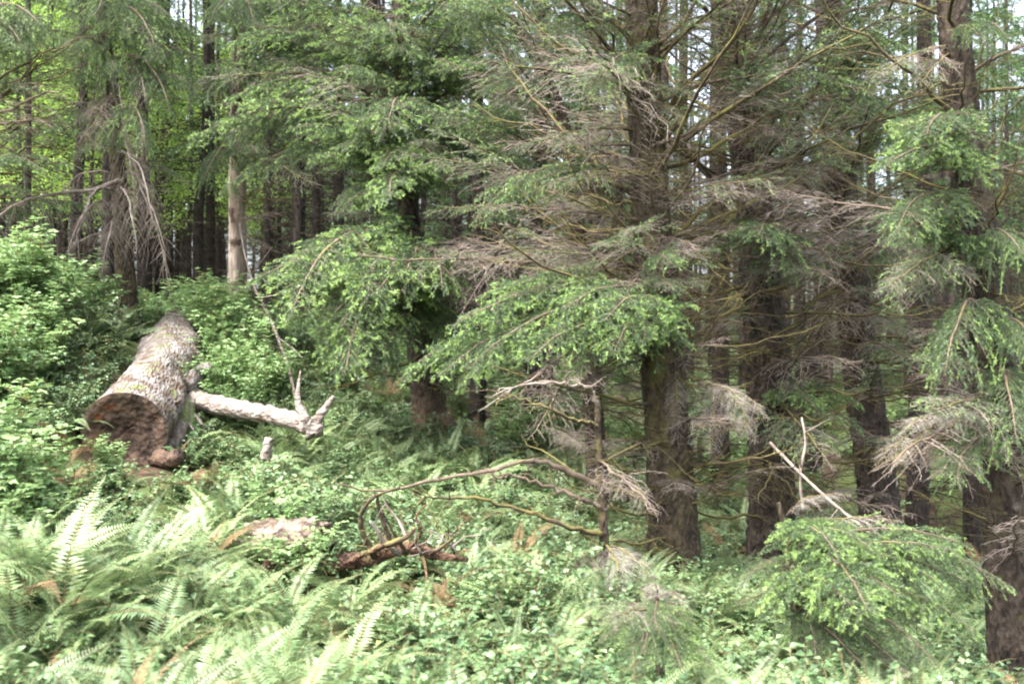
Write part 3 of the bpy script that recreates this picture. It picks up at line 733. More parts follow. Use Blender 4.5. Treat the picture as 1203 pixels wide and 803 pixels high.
arch(t8, [(707, 595, 8), (680, 585, 7.9), (640, 570, 7.9), (600, 560, 7.9), (575, 562, 7.8)], (.022, .006), 'twig_brown', seed=2)
arch(t8, [(708, 628, 8), (670, 618, 7.8), (620, 603, 7.7), (568, 586, 7.6), (520, 585, 7.5), (485, 574, 7.4)], (.024, .005), 'mossbranch', seed=3)
arch(t8, [(704, 480, 8), (690, 455, 7.9), (660, 450, 7.8), (610, 452, 7.7), (590, 470, 7.7)], (.02, .005), 'twig', seed=4)
arch(t8, [(704, 500, 8), (670, 490, 7.8), (620, 470, 7.6), (570, 465, 7.6)], (.018, .004), 'mossbranch', seed=5)
def hung(root, px, r, mat, seed, n_tw=14, tl=.5):
    b = arch(root, px, r, mat, 'branch', 8, 26, seed); rng = np.random.default_rng(seed + 5); mb = MB()
    pts = spline([P(*p) - np.array(root.location) for p in px], 26)
    for _ in range(n_tw):
        p = pts[int(rng.integers(4, 26))]; l = tl * rng.uniform(.3, 1.2); k = np.linspace(0, 1, 6)[:, None]; e = rng.normal(0, .35, 3)
        tube(mb, p + (e * k + np.array([0, 0, -1]) * k ** 1.4) * l + rng.normal(0, .015, (6, 3)) * k, np.linspace(.007, .002, 6), 4, 0, cap=False)
    link('twigs', mb.mesh('twigs', M[mat]), b)['kind'] = 'stuff'
hung(t1, [(140, 212, 14.9), (110, 222, 14.4), (60, 228, 13.9), (20, 240, 13.6), (-20, 265, 13.4)], (.035, .01), 'twig', 11, 18, .55)
hung(t1, [(141, 225, 14.9), (115, 222, 14.3), (98, 250, 14.0), (88, 290, 13.9)], (.03, .01), 'limbwood', 12, 10, .4)
hung(t1, [(128, 70, 15), (140, 110, 14.4), (150, 180, 14.2), (162, 250, 14.1)], (.02, .006), 'limbwood', 13, 8, .4)
hung(t1, [(130, 90, 15), (160, 200, 14.4), (190, 290, 14.3), (197, 320, 14.3)], (.018, .005), 'twig', 14, 14, .7)
hung(t2, [(279, 150, 17), (272, 110, 16.6), (275, 60, 16.4), (276, 0, 16.4), (274, -30, 16.4)], (.05, .02), 'limbwood', 15, 6, .5)
hung(t2, [(280, 118, 17), (266, 105, 16.4), (250, 102, 16.2), (224, 108, 16.0)], (.035, .008), 'limbwood', 16, 14, .4)
hung(t2, [(280, 110, 17), (268, 120, 16.4), (256, 95, 16.2), (257, 72, 16.1), (264, 70, 16.1)], (.025, .008), 'limbwood', 17, 6, .3)
limbs_px(t8, [((703, 530, 8), (640, 500, 7.6), 'dead'), ((710, 650, 8), (660, 680, 7.5), 'dead'), ((711, 640, 8), (770, 690, 7.4), 'lichen'), ((710, 640, 8), (740, 710, 7.2), 'lichen'), ((705, 560, 8), (760, 590, 7.5), 'dead')])

# young spruce low on the right
t10, p10 = near_tree('low young spruce with bright fresh tips in front of the big dark trunk',
                     [(938, 790, 7.4), (936, 720, 7.45), (926, 640, 7.5), (915, 590, 7.5)], [.05, .045, .035, .015], 'bark_moss', 11, top=False, flare=.2)
limbs_px(t10, [
    ((928, 650, 7.5), (1140, 640, 7.0), 'lush'), ((930, 660, 7.5), (1110, 690, 6.6), 'lush'), ((932, 690, 7.5), (1150, 745, 6.6), 'lush'), ((926, 640, 7.5), (1030, 650, 6.5), 'lush'),
    ((934, 710, 7.5), (1110, 790, 6.3), 'live'), ((928, 645, 7.5), (1060, 610, 7.2), 'lichen'), ((926, 640, 7.5), (990, 620, 6.9), 'lush'), ((932, 700, 7.5), (1030, 740, 6.2), 'lush'),
    ((930, 670, 7.5), (870, 690, 6.9), 'live'), ((934, 720, 7.5), (960, 790, 6.4), 'live'), ((930, 650, 7.5), (1190, 690, 7.1), 'live'), ((920, 610, 7.5), (1000, 580, 7.2), 'lichen'),
    ((932, 690, 7.5), (1060, 700, 6.2), 'lush'), ((936, 740, 7.45), (1030, 800, 6.2), 'live'), ((930, 680, 7.5), (1100, 650, 7.4), 'lush')])
# small spruce seedling mound below the mossy spruce
t11, p11 = near_tree('bushy spruce sapling under dead twigs at the bottom edge below the mossy spruce',
                     [(775, 800, 6.2), (775, 740, 6.2), (772, 700, 6.2)], [.03, .025, .012], 'bark_moss', 12, top=False, flare=.2)
limbs_px(t11, [((774, 730, 6.2), (700, 760, 5.7), 'live'), ((774, 720, 6.2), (820, 740, 5.8), 'lush'), ((774, 720, 6.2), (770, 740, 5.5), 'live'), ((774, 710, 6.2), (720, 710, 6), 'dead'),
               ((774, 710, 6.2), (810, 700, 6), 'dead'), ((774, 750, 6.2), (800, 790, 5.5), 'lush'), ((774, 750, 6.2), (730, 800, 5.5), 'live'), ((774, 705, 6.2), (760, 690, 5.8), 'lichen')])


# ------------------------------------------------------------------ other trunks in the middle distance
mid = [(1075, 690, 16, 1.05, 'dark trunk between the grey twigs and the big right trunk'),
       (1142, 690, 18, .9, 'rust brown slim trunk just left of the big dark trunk'),
       (1110, 640, 21, .8, 'thin dark trunk deep between the rust brown trunk and the grey twigs'),
       (437, 470, 18, .95, 'dark trunk left of the tan-footed spruce'),
       (350, 430, 20, .8, 'dark slender trunk right of the bleached trunk'),
       (395, 440, 22, .9, 'dark slender trunk above the long bare log limb'),
       (236, 380, 21, .7, 'thin trunk left of the bleached trunk'),
       (183, 360, 24, .7, 'thin trunk between the grey draped tree and the bleached trunk'),
       (560, 520, 17, .8, 'dark trunk right of the tan-footed spruce'),
       (625, 540, 16, .75, 'slim trunk in the brushwood behind the arching limbs'),
       (845, 640, 15, .8, 'trunk seen between the two middle spruces'),
       (960, 620, 17, .85, 'trunk seen between the two right middle spruces'),
       (85, 320, 20, .75, 'thin trunk behind the left bank')]
for k, (px, py, Y, sc, lab) in enumerate(mid):
    x = (px - 601.5) / FPX * Y
    far_tree(x, Y, lab, None, k % 5, 1 + k % 3, k % 4, sc, k * 1.1)

# ------------------------------------------------------------------ forest behind
zones = [(-9, -.30, 'slender spruce in the light woods behind the left bank', 'trees behind the left bank'),
         (-.30, -.12, 'slender dark spruce in the shade behind the bleached trunk', 'trees behind the bleached trunk'),
         (-.12, .10, 'slender dark spruce in the gloom behind the tan-footed spruce', 'trees behind the tan-footed spruce'),
         (.10, .30, 'slender dark spruce in the shade behind the mossy spruce', 'trees behind the mossy spruce'),
         (.30, 9, 'slender dark spruce in the shade behind the big right trunk', 'trees behind the big right trunk')]
placed = [(p[0][0], p[0][1]) for p in (p0, p1, p2, p3, p4, p5, p6, p7, p9)] + [((m[0] - 601.5) / FPX * m[2], m[2]) for m in mid]
n_far = 0
tries = 0
rf = random.Random(11)
while n_far < 128 and tries < 6000:
    tries += 1
    Y = 17 + 36 * rf.random() ** .75; s = rf.uniform(-.66, .66); x = s * Y
    if -.60 < s < -.27 and 18 < Y < 42: continue            # the lighter gap on the left
    if min((x - a) ** 2 + (Y - b) ** 2 for a, b in placed) < 2.0 ** 2: continue
    placed.append((x, Y)); n_far += 1
    z = next(z for z in zones if z[0] <= s < z[1])
    far_tree(x, Y, z[2], z[3], rf.randrange(5), (rf.choice([0, 1, 1, 2, 2, 3, 3]) if s < .12 else rf.choice([2, 3, None, None, None])), rf.randrange(4), rf.uniform(.75, 1.2), rf.uniform(0, 6.28), rf.uniform(.6, 1.1))

for k, (px, Y) in enumerate([(30, 19), (62, 23), (112, 27), (128, 19.5), (170, 20), (200, 24), (222, 28), (100, 34), (150, 36), (246, 25), (15, 30), (190, 32), (72, 37), (215, 38), (-15, 24), (258, 33)]):
    x = (px - 601.5) / FPX * Y; placed.append((x, Y))
    far_tree(x, Y, zones[0][2], zones[0][3], k % 5, 3 if k % 3 else None, k % 4, .8 + .05 * (k % 6), k * 1.9, .55 + .07 * (k % 5))
# young spruces that close the view between the far trunks
YOUNG = []
for k in range(3):
    YOUNG.append((trunk_mesh('trunk', [(0, 0, -.3), (.03, 0, 2), (0, .05, 5.2)], [.06, .045, .01], M['bark_far'], 7, 80 + k, .2, 14),
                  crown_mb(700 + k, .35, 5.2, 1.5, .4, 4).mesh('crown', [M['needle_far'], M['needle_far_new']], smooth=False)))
n_y = 0
ywords = ('behind the tan-footed spruce', 'behind the mossy spruce', 'behind the big right trunk')
while n_y < 46:
    Y = 25 + 24 * rf.random(); s_ = rf.uniform(-.22, .62); x = s_ * Y
    if min((x - a) ** 2 + (Y - b) ** 2 for a, b in placed) < 1.1 ** 2: continue
    placed.append((x, Y)); n_y += 1; kq = n_y % 3
    wd = ywords[0 if s_ < .1 else 1 if s_ < .3 else 2]
    t = thing('young_spruce', 'bushy young spruce low between the far trunks ' + wd, 'tree', (x, Y, h(x, Y)), 'young spruces ' + wd, rf.uniform(0, 6.28))
    sc_ = rf.uniform(.7, 1.25); t.scale = (sc_, sc_, sc_)
    link('trunk', YOUNG[kq][0], t); link('crown', YOUNG[kq][1], t)

# light green broadleaf trees in the gap on the left
def alder_mesh(seed, Ht=8., R_=2.2, n=5200):
    rng = np.random.default_rng(seed); mb = MB(); w = MB()
    pos = []; dr = []
    tips = []
    tube(w, [(0, 0, -.3), (.1, 0, Ht * .4), (-.1, .1, Ht * .9)], [.09, .06, .015], 7)
    for _ in range(46):
        z = rng.uniform(.3, .97) * Ht; az = rng.uniform(0, 6.28); l = R_ * (1.15 - z / Ht) * rng.uniform(.6, 1.1) + .3
        k = np.linspace(0, 1, 6)[:, None]
        p = np.array([0, 0, z]) + np.array([math.cos(az), math.sin(az), .5]) * l * k + rng.normal(0, .05, (6, 3)) * k
        tube(w, p, np.linspace(.022, .004, 6), 4, cap=False)
        f = rng.uniform(.25, 1, n // 46); i = np.minimum(4, (f * 5).astype(int)); g = (f * 5 - i)[:, None]
        q = p[i] * (1 - g) + p[i + 1] * g + rng.normal(0, .22, (len(f), 3))
        pos.append(q)
    pos = np.concatenate(pos); k = len(pos)
    d = rng.normal(0, 1, (k, 3)); d[:, 2] -= .4
    nrm = rng.normal(0, .5, (k, 3)) + [0, 0, 1]
    leaves(mb, pos, d, nrm, rng.uniform(.07, .13, k), rng.uniform(.05, .085, k))
    return w.mesh('trunk', M['bark_far']), mb.mesh('crown', M['alder'], smooth=False)
ALD = [alder_mesh(k) for k in range(3)]
for k, (px, Y, sc) in enumerate([(20, 22, .9), (75, 26, 1.1), (110, 21, .8), (165, 25, 1.0), (205, 29, 1.1), (50, 32, 1.3), (140, 33, 1.3), (-40, 27, 1.2), (240, 34, 1.2), (185, 21, .65), (330, 38, 1.2), (0, 38, 1.5), (95, 40, 1.5)]):
    x = (px - 601.5) / FPX * Y
    t = thing('broadleaf_tree', 'light green broadleaf tree in the bright gap behind the left bank', 'tree', (x, Y, h(x, Y)), 'broadleaf trees in the bright gap', k * 1.7)
    t.scale = (sc, sc, sc)
    link('trunk', ALD[k % 3][0], t); link('crown', ALD[k % 3][1], t)


# ------------------------------------------------------------------ far wood as one mass (instances)
def hidden_collection(name, meshes):
    c = bpy.data.collections.new(name)
    for k, m in enumerate(meshes):
        o = bpy.data.objects.new(f'{name}_{k:02d}', m); c.objects.link(o)
    return c
def scatter(name, pts, rot, scl, idx, coll, label=None):
    """one 'stuff' object whose points carry copies of the meshes in a collection"""
    me = bpy.data.meshes.new(name); me.vertices.add(len(pts)); me.vertices.foreach_set('co', np.asarray(pts, np.float32).ravel())
    for nm, ty, arr, key in (('rot', 'FLOAT_VECTOR', rot, 'vector'), ('scl', 'FLOAT', scl, 'value'), ('idx', 'INT', idx, 'value')):
        a = me.attributes.new(nm, ty, 'POINT'); a.data.foreach_set(key, np.asarray(arr, np.int32 if ty == 'INT' else np.float32).ravel())
    o = link(name, me); o['kind'] = 'stuff'
    if label: o['label'] = label
    ng = bpy.data.node_groups.new(name, 'GeometryNodeTree')
    ng.interface.new_socket('Geometry', in_out='INPUT', socket_type='NodeSocketGeometry')
    ng.interface.new_socket('Geometry', in_out='OUTPUT', socket_type='NodeSocketGeometry')
    N, L = ng.nodes.new, ng.links.new
    gi, go = N('NodeGroupInput'), N('NodeGroupOutput')
    mp = N('GeometryNodeMeshToPoints'); ip = N('GeometryNodeInstanceOnPoints'); ci = N('GeometryNodeCollectionInfo')
    ci.inputs['Collection'].default_value = coll; ci.inputs['Separate Children'].default_value = True; ci.inputs['Reset Children'].default_value = True
    def att(nm, ty):
        a = N('GeometryNodeInputNamedAttribute'); a.data_type = ty; a.inputs['Name'].default_value = nm; return a.outputs[0]
    ip.inputs['Pick Instance'].default_value = True
    L(gi.outputs[0], mp.inputs[0]); L(mp.outputs[0], ip.inputs['Points']); L(ci.outputs[0], ip.inputs['Instance'])
    L(att('idx', 'INT'), ip.inputs['Instance Index']); L(att('rot', 'FLOAT_VECTOR'), ip.inputs['Rotation']); L(att('scl', 'FLOAT'), ip.inputs['Scale'])
    L(ip.outputs[0], go.inputs[0])
    md = o.modifiers.new('scatter', 'NODES'); md.node_group = ng
    return o

def joined_tree(k):
    me = CROWNS[k][0].copy(); tr = TRUNKS[k]
    import bmesh
    bm = bmesh.new(); bm.from_mesh(me); n = len(bm.faces); bm.from_mesh(tr); bm.faces.ensure_lookup_table()
    for f in bm.faces[n:]: f.material_index = 2
    bm.to_mesh(me); bm.free(); me.materials.append(M['bark_far'])
    return me
fc = hidden_collection('wood_source', [joined_tree(k) for k in (0, 1, 2)])
g = np.random.default_rng(5); n = 330
fy = g.uniform(54, 110, n); fx = fy * g.uniform(-.75, .75, n)
scatter('distant_wood', np.stack([fx, fy, H(fx, fy)], 1), np.stack([np.zeros(n), np.zeros(n), g.uniform(0, 6.28, n)], 1), g.uniform(.8, 1.2, n), g.integers(0, 3, n), fc, 'far-off spruce wood closing the view between the trunks')


# ------------------------------------------------------------------ undergrowth plants
def frond_mb(seed, L=.8, arch_=1.0, w=.085, mat=0):
    rng = np.random.default_rng(seed); mb = MB()
    n = 16; t = np.linspace(0, 1, n)
    ang = 1.0 - arch_ * 1.45 * t ** 1.3
    ds = L / (n - 1)
    x = np.concatenate([[0], np.cumsum(np.cos(ang[:-1]) * ds)]); z = np.concatenate([[0], np.cumsum(np.sin(ang[:-1]) * ds)])
    y = np.cumsum(rng.normal(0, .004, n))
    rach = np.stack([x, y, z], 1)
    tube(mb, rach, np.linspace(.004, .001, n), 3, 1, cap=False)
    k = 42
    u = np.linspace(.10, .985, k)
    p = np.stack([np.interp(u, t, rach[:, c]) for c in range(3)], 1)
    d = unit(np.stack([np.interp(np.minimum(1, u + .04), t, rach[:, c]) for c in range(3)], 1) - p + 1e-6)
    nrm = unit(np.cross(d, [0, 1., 0])); nrm *= -np.sign(nrm[:, 2:3] + 1e-9) * -1
    prof = np.minimum(1, (u - .05) * 4.5) * np.minimum(1, ((1 - u) * 2.1 + .04)) * w
    for s in (1, -1):
        side = np.array([0, s, 0.]) + d * .28 + nrm * rng.normal(.05, .1, (k, 1)) 
        ln = prof * rng.uniform(.85, 1.1, k)
        leaves(mb, p, side, nrm, ln, np.full(k, L * .019) * np.clip(ln / w * 1.3, .4, 1.), 0, fold=.1, curl=.12)
    return mb
FROND = [frond_mb(k, .8, a).mesh('frond', [M['fern'], M['stem']], smooth=False) for k, a in enumerate([.7, .9, 1.1, 1.3])]
DEADFROND = frond_mb(9, .7, 1.45, .06).mesh('frond', [M['fern_dead'], M['stem']], smooth=False)
def fern_mb(seed, n=15):
    rng = np.random.default_rng(seed); mb = MB()
    src = [frond_mb(k, .8, a) for k, a in enumerate([.7, .9, 1.1, 1.3])]
    for k in range(n):
        az = k * 2.4 + rng.normal(0, .3); s = rng.uniform(.6, 1.15); tl = rng.normal(0, .2)
        m = Matrix.Rotation(az, 4, 'Z') @ Matrix.Rotation(tl, 4, 'Y') @ Matrix.Rotation(rng.normal(0, .3), 4, 'X') @ Matrix.Scale(s, 4)
        mb.join(src[int(rng.integers(4))], m)
    return mb
FERNS = [fern_mb(20 + k, 13 + k).mesh('fern_plant', [M['fern'], M['stem']], smooth=False) for k in range(4)]

def shrub_mbs(seed, Ht=.8, n_st=9, spread=.5, lpm=42, ln=.065, wd=.042, tri=False):
    rng = np.random.default_rng(seed); st, lf = MB(), MB()
    pos, dr, nr, sz = [], [], [], []
    for _ in range(n_st):
        az = rng.uniform(0, 6.28); r = spread * rng.uniform(.3, 1.1); hh = Ht * rng.uniform(.6, 1.1)
        k = np.linspace(0, 1, 7)[:, None]
        p = np.array([math.cos(az), math.sin(az), 0]) * r * k ** 1.4 + np.array([0, 0, hh]) * k ** .85 + rng.normal(0, .02, (7, 3)) * k
        tube(st, p, np.linspace(.006, .002, 7), 3, 0, cap=False)
        subs = [p]
        for _ in range(4):
            i = int(rng.integers(2, 6)); e = unit(rng.normal(0, 1, 3) + [0, 0, .5]); l = hh * rng.uniform(.2, .4)
            q = p[i] + e * l * np.linspace(0, 1, 4)[:, None]; subs.append(q); tube(st, q, np.linspace(.004, .0015, 4), 3, 0, cap=False)
        for q in subs:
            m = max(3, int(np.linalg.norm(q[-1] - q[0]) * lpm))
            f = np.linspace(.25 if q is p else .1, 1, m); x = np.linspace(0, 1, len(q))
            pp = np.stack([np.interp(f, x, q[:, c]) for c in range(3)], 1)
            dq = unit(q[-1] - q[0]); sd = unit(np.cross(dq, rng.normal(0, 1, (m, 3)))); sd[:, 2] *= .5
            d = unit(sd + dq * .35 + rng.normal(0, .15, (m, 3)))
            d[:, 2] = np.clip(d[:, 2], -.6, .3)
            nn = np.array([0, 0, 1.]) + rng.normal(0, .35, (m, 3))
            if tri:
                pp = pp + d * ln * .6
                for turn in (-1.1, 0, 1.1):
                    c, s = math.cos(turn), math.sin(turn)
                    dd = np.stack([d[:, 0] * c - d[:, 1] * s, d[:, 0] * s + d[:, 1] * c, d[:, 2]], 1)
                    pos.append(pp); dr.append(dd); nr.append(nn); sz.append(rng.uniform(.7, 1.15, m))
            else:
                pos.append(pp); dr.append(d); nr.append(nn); sz.append(rng.uniform(.6, 1.2, m))
    pos, dr, nr, sz = map(np.concatenate, (pos, dr, nr, sz))
    leaves(lf, pos, dr, nr, ln * sz, wd * sz)
    return st, lf
SHRUBS = []
for k in range(4):
    st, lf = shrub_mbs(70 + k, 1.0, 11, .6, 36, .07, .045, tri=True)
    SHRUBS.append((st.mesh('stems', M['stem']), lf.mesh('leaves', M['shrub'], smooth=False)))
def merged(st, lf, mats, nm):
    mb = MB(); mb.join(lf)
    st.tm = [a * 0 + 1 for a in st.tm]; st.qm = [a * 0 + 1 for a in st.qm]
    mb.join(st); return mb.mesh(nm, mats, smooth=False)
SALAL = [merged(*shrub_mbs(90 + k, .5, 9, .35, 40, .06, .04), [M['salal'], M['stem']], 'salal') for k in range(4)]
HERB = [merged(*shrub_mbs(110 + k, .26, 8, .28, 50, .042, .032, tri=(k % 2 == 0)), [M['herb'], M['stem']], 'herb') for k in range(4)]

fern_c = hidden_collection('fern_source', FERNS)
salal_c = hidden_collection('salal_source', SALAL)
herb_c = hidden_collection('herb_source', HERB)
shrub_c = hidden_collection('shrub_source', [merged(*shrub_mbs(130 + k, .9, 10, .55, 36, .065, .042, tri=True), [M['shrub'], M['stem']], 'bush') for k in range(3)])

# solid things that plants keep off: (a, b, radius)
BLOCK = [(P(112, 520, 9.85), P(185, 520, 9.85), .4), (P(148, 512, 10.3), P(216, 390, 16), .48), (P(300, 632, 7.6), P(376, 632, 7.6), .25), (P(385, 660, 7.6), P(545, 655, 7.7), .14)]
SIGHT = [(P(115, 512, 9.4), P(180, 512, 9.4), .85), (P(110, 512, 8.4), P(185, 512, 8.4), .6), (P(110, 512, 7.6), P(180, 512, 7.6), .4), (P(210, 500, 10.6), P(370, 510, 10.2), .5), (P(300, 632, 7.1), P(376, 632, 7.1), .42), (P(300, 632, 6.5), P(376, 632, 6.5), .3),
         (P(385, 660, 7.15), P(545, 655, 7.3), .45), (P(395, 660, 6.6), P(540, 655, 6.7), .3), (P(420, 600, 7.6), P(500, 600, 7.6), .3)]
def blocked(x, y, tall=False):
    for a, b, r in BLOCK + (SIGHT if tall else []):
        d = b[:2] - a[:2]; t = np.clip(((np.stack([x, y], -1) - a[:2]) @ d) / (d @ d), 0, 1)
        c = a[:2] + t[..., None] * d
        if np.ndim(x) == 0:
            if math.hypot(x - c[0], y - c[1]) < r: return True
        else:
            pass
    return False
def field(n, y0, y1, dens, seed, smax=.62, tall=False):
    g = np.random.default_rng(seed); out = []
    while len(out) < n:
        y = y0 + (y1 - y0) * g.random() ** 1.0; x = y * g.uniform(-smax, smax)
        if g.random() > y / y1 * .6 + .4: continue
        if dens(x, y) < g.random(): continue
        if blocked(np.float64(x), np.float64(y), tall): continue
        out.append((x, y))
    a = np.array(out); return a[:, 0], a[:, 1], g
def slope_rot(x, y, g, tilt=.15):
    n = len(x)
    return np.stack([g.normal(0, tilt, n), g.normal(0, tilt, n), g.uniform(0, 6.28, n)], 1)
def clump(x, y, k=1.0, s=0.):
    return .5 + .5 * math.sin(1.3 * k * x + s) * math.cos(1.1 * k * y + 1.7 * s)
def deep(x, y):      # shade of the wood thins the plants
    return 1.0 if y < 11 + max(0, -x) * 1.2 else max(.13, 1 - (y - 11 - max(0, -x) * 1.2) / 3.5)
def s_px(x, y): return x / y * FPX + 601.5
def ferny(x, y):     # the near left is all fern, the middle is mixed
    p = s_px(x, y)
    return 1. if (p < 420 and y < 7.6) else .5 + .5 * clump(x, y, 1.1, 1.)
x, y, g = field(1350, 4.0, 22, lambda x, y: deep(x, y) * ferny(x, y) * (1 if s_px(x, y) > 150 or y < 8 else .15), 21, tall=True)
scatter('fern_ground_cover', np.stack([x, y, H(x, y) - .02], 1), slope_rot(x, y, g), g.uniform(.5, 1.05, len(x)), g.integers(0, 4, len(x)), fern_c, 'sword ferns covering the forest edge')
x, y, g = field(850, 4.0, 18, lambda x, y: deep(x, y) * (.02 if (s_px(x, y) < 400 and y < 7.2) else .08 + .7 * clump(x, y, .9, 3.) ** 1.3), 22, tall=True)
scatter('salal_ground_cover', np.stack([x, y, H(x, y) - .03], 1), slope_rot(x, y, g), g.uniform(.5, 1.15, len(x)), g.integers(0, 4, len(x)), salal_c, 'leafy low shrubs between the ferns')
x, y, g = field(1900, 4.0, 26, lambda x, y: deep(x, y) ** 1.5 * (.35 + .65 * clump(x, y, 1.7, .5)) * (.3 if (s_px(x, y) < 420 and y < 7.2) else 1), 23)
scatter('herb_ground_cover', np.stack([x, y, H(x, y) - .02], 1), slope_rot(x, y, g), g.uniform(.6, 1.3, len(x)), g.integers(0, 4, len(x)), herb_c, 'small herbs carpeting the soil')
x, y, g = field(420, 14, 40, lambda x, y: 1. if x < -.28 * y else .4, 24)
scatter('bush_ground_cover', np.stack([x, y, H(x, y) - .02], 1), slope_rot(x, y, g), g.uniform(.6, 1.2, len(x)), g.integers(0, 3, len(x)), shrub_c, 'low bushes far back under the trees')

litter_c = hidden_collection('litter_source', [LIB['dead'][0][0], LIB['dead'][2][0], LIB['bare'][1][0], LIB['bare'][3][0]])
x, y, g = field(420, 7, 38, lambda x, y: 1. - .85 * deep(x, y), 31)
rt = slope_rot(x, y, g, .25); scatter('fallen_twig_litter', np.stack([x, y, H(x, y) + .05], 1), rt, g.uniform(.3, .8, len(x)), g.integers(0, 4, len(x)), litter_c, 'dead twigs littering the shaded forest floor')
wither_c = hidden_collection('withered_source', [DEADFROND, fern_mb(44, 7).mesh('withered_fern', [M['fern_dead'], M['stem']], smooth=False)])
x, y, g = field(170, 4.2, 20, lambda x, y: .3 + .7 * clump(x, y, 1.4, 2.), 32)
scatter('withered_frond_litter', np.stack([x, y, H(x, y) + g.uniform(.02, .2, len(x))], 1), slope_rot(x, y, g, .3), g.uniform(.5, .95, len(x)), g.integers(0, 2, len(x)), wither_c, 'withered brown fronds among the green ferns')

# shrubs one by one on the left bank
def shrub(px, py, sc, label, group, k, Y=None):
    p = ground_at(px, py) if Y is None else np.array([(px - 601.5) / FPX * Y, Y, h((px - 601.5) / FPX * Y, Y)])
    t = thing('leafy_shrub', label, 'shrub', p - np.array([0, 0, .05]), group, k * 1.37)
    t.scale = (sc, sc, sc)
    link('stems', SHRUBS[k % 4][0], t)
    tag(link('leaves', SHRUBS[k % 4][1], t), kind='stuff')
k = 0
rs = random.Random(3)
for Y in np.arange(6.6, 14.2, .5):
    for px in np.arange(-40, 215, 34 * 9 / Y):
        ppx = px + rs.uniform(-16, 16); YY = Y + rs.uniform(-.25, .25)
        x = (ppx - 601.5) / FPX * YY
        if blocked(np.float64(x + .62), np.float64(YY), True) or blocked(np.float64(x + .3), np.float64(YY - .4), True) or blocked(np.float64(x), np.float64(YY), True): continue
        lim = 60 + (YY - 6.6) * 22                      # the thicket widens uphill, short of the log
        if ppx > lim or (YY < 10.4 and ppx > 34): continue
        where = ('lowest edge of the left bank', 'middle of the left bank', 'top of the left bank')[0 if YY < 8.6 else 1 if YY < 11 else 2]
        shrub(ppx, 0, rs.uniform(.75, 1.15), 'leafy light green shrub at the ' + where, 'shrubs at the ' + where.split(',')[0], k, YY); k += 1
for j, (px, Y, sc) in enumerate([(250, 15.2, 1.3), (268, 14.2, 1.2), (262, 13, 1.0), (290, 13.4, 1.2), (245, 12.4, .9), (285, 12.2, .9), (310, 14, 1.1), (235, 16, 1.1)]):
    lab_ = ('tall leafy shrub just below the foot of the bleached trunk', 'leafy shrub against the right flank of the big log, near its far end', 'leafy shrub in the crook between the big log and its bare limb',
            'tall leafy shrub behind the middle of the bare log limb', 'low leafy shrub close behind the joint of log and bare limb', 'low leafy shrub close behind the middle of the bare log limb',
            'leafy shrub at the foot of the leaning pale dead sapling', 'leafy shrub at the far end of the big log')[j]
    shrub(px, 0, sc, lab_, 'shrubs right of the big log', k + j, Y)
shrub(352, 0, .55, 'small leafy bush growing against the front of the short sawn log', None, 2, 7.25)
shrub(335, 0, .7, 'leafy bush just behind the short sawn log', None, 1, 8.1)
shrub(128, 0, .45, 'little leafy sprig in front of the sawn end of the big log', None, 3, 9.6)

# ferns one by one in front
def sword_fern(px, py, sc, label, k, n=14, group=None, dead=2):
    p = ground_at(px, py); rr = random.Random(k * 7 + 1)
    t = thing('sword_fern', label, 'fern', p, group, rr.uniform(0, 6.28)); t.scale = (sc, sc, sc)
    for i in range(n + dead):
        o = link('frond', FROND[rr.randrange(4)] if i < n else DEADFROND, t)
        o.rotation_euler = (rr.gauss(0, .25), rr.gauss(0, .2) if i < n else .35, i * 2.4 + rr.gauss(0, .3)); s = rr.uniform(.65, 1.15); o.scale = (s, s, s)
        if i >= n: o['label'] = 'withered brown frond'
FERN_ROWS = [
    (70, 770, 1.25, 'big sword fern with long arching fronds in the bottom left corner', 18, 3),
    (10, 720, 1.0, 'dark sword fern cut off by the left edge of the photo', 14, 3),
    (190, 730, 1.0, 'sword fern with brown tips right of the big corner fern', 15, 3),
    (260, 690, .85, 'pale sword fern between the corner ferns and the short sawn log', 14, 1),
    (60, 640, .62, 'yellowish sword fern on the bank top above the corner ferns', 14, 2),
    (130, 590, .7, 'sword fern just below the sawn end of the big log', 13, 1),
    (330, 745, .85, 'sword fern below the short sawn log near the bottom edge', 15, 1),
    (170, 800, .9, 'sword fern cut off by the bottom edge beside the big corner fern', 14, 2),
    (410, 730, .8, 'sword fern in the dip below the root end of the russet fallen branch', 14, 0),
    (480, 780, .9, 'sword fern with upright pale fronds at the bottom edge, left of the middle', 15, 1),
    (560, 700, .8, 'sword fern just below the outer end of the russet fallen branch', 14, 0),
    (640, 760, .95, 'sword fern with curled frond tips at the bottom edge near the sapling', 15, 1),
    (650, 690, .8, 'sword fern left of the foot of the thin lichened snag', 14, 0),
    (610, 625, .75, 'sword fern under the arching bare limbs of the snag', 14, 1),
    (560, 600, .7, 'sword fern under the outer ends of the arching bare limbs', 13, 1),
    (690, 750, .8, 'sword fern in front of the thin lichened snag', 13, 0),
    (860, 735, .8, 'sword fern between the mossy spruce and the low young spruce', 14, 0),
    (880, 790, .9, 'sword fern at the bottom edge left of the low young spruce', 14, 0),
    (430, 520, .8, 'sword fern behind the upright stub of the long bare log limb', 14, 0),
    (470, 500, .8, 'sword fern at the foot of the tan-footed spruce', 14, 0),
    (330, 560, .7, 'sword fern in front of the long bare log limb', 13, 2),
    (260, 570, .6, 'sword fern right of the sawn end of the big log', 12, 2),
    (100, 400, .9, 'fern with rusty fronds high on the left bank', 12, 5),
    (60, 330, .9, 'fern with rusty fronds at the top of the left bank', 12, 5),
    (520, 570, .7, 'sword fern in front of the tan-footed spruce', 13, 1),
    (770, 640, .7, 'sword fern between the snag and the mossy spruce', 12, 0)]
